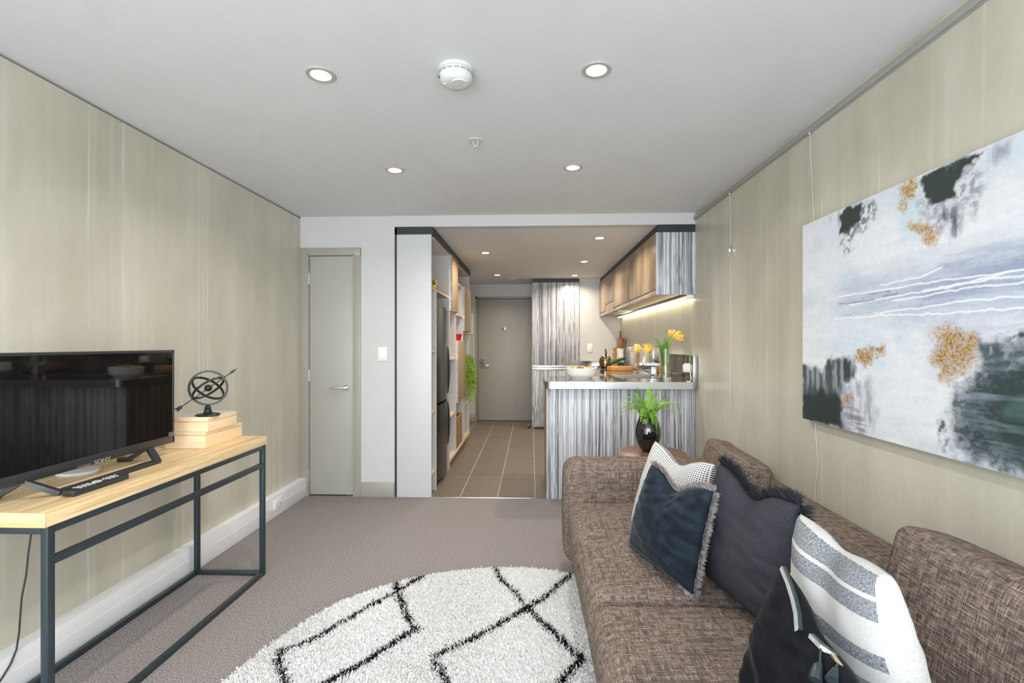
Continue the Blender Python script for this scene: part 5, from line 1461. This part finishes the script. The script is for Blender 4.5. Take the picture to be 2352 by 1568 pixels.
M_FERN = blade_mat('fern_green', sr(44, 112, 30), sr(126, 182, 56))
M_FERN2 = blade_mat('fern_pale_green', sr(96, 150, 40), sr(168, 208, 92))
R_ = random.Random(12)
top = Vector((vx, vy, stz + .215))
fr = []
for k in range(30):
    an = 2 * math.pi * k / 30 + R_.uniform(-.12, .12)
    fr.append((an, R_.uniform(.13, .23), R_.uniform(.10, .24), R_.uniform(-.10, .06)))
fr += [(an, .10, .2, .10) for an in (1.3, 4.6, 2.2)] + [(-2.0, .10, .05, -.13), (-1.2, .11, .07, -.12), (-1.5, .15, .09, -.06)]
for (an, rch, hi, dz) in fr:
    d = Vector((math.cos(an), math.sin(an) * .8, 0))
    b0 = top + d * .03
    e = top + d * rch + Vector((0, 0, hi * .55 + dz))
    pts = bezier(b0, b0 + d * rch * .15 + Vector((0, 0, hi * .6)), b0 + d * rch * .55 + Vector((0, 0, hi * .95)), e, 18)
    g = G(); side = d.cross(Vector((0, 0, 1))).normalized()
    g.tube(pts, [.0016] * len(pts), 4)
    for i in range(2, len(pts)):
        q_ = i / (len(pts) - 1); L = .024 * math.sin(math.pi * (q_ * .86 + .12)) + .003
        tn = (pts[i] - pts[i - 1]).normalized(); nn_ = tn.cross(side)
        for sg in (-1, 1):
            for off in (0, .5):
                p = pts[i] - tn * .006 * off * 2
                dv = (side * sg + tn * .45 - Vector((0, 0, .18))).normalized()
                w = tn * .0019
                g.add([p - w * .6, p + dv * L * .5 - w, p + dv * L, p + dv * L * .5 + w, p + w * .6], [(0, 1, 2, 3, 4)])
    mesh('frond', g, M_FERN if R_.random() < .55 else M_FERN2, t, smooth=0)

# ------------------------------------------------------------------ round shaggy rug
RC, RR, RZ = Vector((-.12, 1.712, 0)), 1.042, .030
t = thing('round_rug', 'round white shaggy rug with black diamond lines', 'rug', (RC.x, RC.y, 0))
M_RUGB = plain('rug_backing', sr(226, 225, 222), .95, nscale=40, namt=.05)
mesh('backing', G().lathe([(RR - .012, .001), (RR - .004, .010), (RR - .02, .016), (.0001, .017)], (RC.x, RC.y, 0), 96), M_RUGB, t)
def c5p(x, y): p = atZ(500 + x / 2.6133, 1270 + y / 2.6133, RZ); return (p.x, p.y)
lines = [[(1225, 140), (1060, 240), (850, 360), (620, 490), (500, 545), (440, 562), (375, 582), (360, 640), (385, 720), (405, 779), (450, 860), (620, 1080)],
         [(1060, 183), (1090, 260), (1130, 360), (1180, 440), (1210, 452)], [(1205, 450), (1000, 570), (900, 640), (780, 710), (650, 779), (430, 900), (300, 1100)],
         [(1675, 88), (1700, 160), (1790, 240), (1830, 310), (1890, 370), (2000, 470), (2100, 560), (2190, 635), (2120, 710), (2070, 779), (1850, 1000)],
         [(2122, 125), (1960, 275), (1850, 330), (1720, 410), (1560, 500), (1400, 570), (1305, 615), (1310, 660), (1345, 700), (1370, 779), (1430, 930), (1700, 1200)]]
N = 330000
rad = np.sqrt(rng.random(N)) * RR; ang = rng.random(N) * 2 * math.pi
bx = RC.x + rad * np.cos(ang); by = RC.y + rad * np.sin(ang)
keep = by > 1.0                       # the near part lies outside the picture: thin the pile there
keep |= rng.random(N) < .25
keep &= ~((bx > .5) & (rng.random(N) < .8))
bx, by, rad = bx[keep], by[keep], rad[keep]; N = len(bx)
dist = np.full(N, 9.0)
for ln in lines:
    Pl = [c5p(*q_) for q_ in ln]
    for (x0, y0), (x1, y1) in zip(Pl, Pl[1:]):
        dx, dy = x1 - x0, y1 - y0
        tt = np.clip(((bx - x0) * dx + (by - y0) * dy) / (dx * dx + dy * dy + 1e-12), 0, 1)
        dist = np.minimum(dist, np.hypot(bx - x0 - tt * dx, by - y0 - tt * dy))
wob = .0115 + .003 * np.sin(bx * 37) * np.cos(by * 29) + .003 * rng.normal(size=N)
black = dist < wob
lean = rng.normal(0, .010, (N, 2)) + np.stack([.006 * np.sin(by * 9 + bx * 4), .006 * np.cos(bx * 8)], 1)
hh = RZ + rng.normal(0, .0045, N) - .010 * np.clip((rad - RR + .02) / .02, 0, 1) - black * .001
th = rng.random(N) * math.pi; w = .0026 + .001 * rng.random(N)
ex_, ey_ = np.cos(th) * w, np.sin(th) * w
V = np.zeros((N, 4, 3))
V[:, 0] = np.stack([bx - ex_, by - ey_, np.full(N, .012)], 1); V[:, 1] = np.stack([bx + ex_, by + ey_, np.full(N, .012)], 1)
V[:, 2] = np.stack([bx + lean[:, 0] + ex_ * .7, by + lean[:, 1] + ey_ * .7, hh], 1); V[:, 3] = np.stack([bx + lean[:, 0] - ex_ * .7, by + lean[:, 1] - ey_ * .7, hh], 1)
V = V.reshape(-1, 3) - np.array(ORI[t.name])
me = bpy.data.meshes.new('pile')
me.vertices.add(len(V)); me.vertices.foreach_set('co', V.ravel())
me.loops.add(N * 4); me.loops.foreach_set('vertex_index', np.arange(N * 4))
me.polygons.add(N); me.polygons.foreach_set('loop_start', np.arange(0, N * 4, 4)); me.polygons.foreach_set('loop_total', np.full(N, 4))
me.update(calc_edges=True)
colr = np.where(black[:, None], np.array(sr(34, 36, 38)[:3])[None], np.array(sr(252, 252, 252)[:3])[None] * (.93 + .07 * rng.random(N))[:, None])
ca = me.color_attributes.new('yarn', 'FLOAT_COLOR', 'POINT')
ca.data.foreach_set('color', np.repeat(np.concatenate([colr, np.ones((N, 1))], 1), 4, axis=0).astype(np.float32).ravel())
q = NT('shag_yarn'); q.set('Roughness', .95); q.set('Specular IOR Level', .05)
q.set('Base Color', q.n('ShaderNodeAttribute', attribute_name='yarn').outputs['Color'])
# yarn lets light through
tr_ = q.n('ShaderNodeBsdfTranslucent'); q.put(tr_.inputs[0], q.n('ShaderNodeAttribute', attribute_name='yarn').outputs['Color'])
ms = q.n('ShaderNodeMixShader'); q.put(ms.inputs[0], .5); q.t.links.new(q.b.outputs[0], ms.inputs[1]); q.t.links.new(tr_.outputs[0], ms.inputs[2])
q.t.links.new(ms.outputs[0], q.t.nodes['Material Output'].inputs[0])
me.materials.append(q.m)
o = bpy.data.objects.new('pile', me); COL.objects.link(o); o.parent = t; o['kind'] = 'stuff'
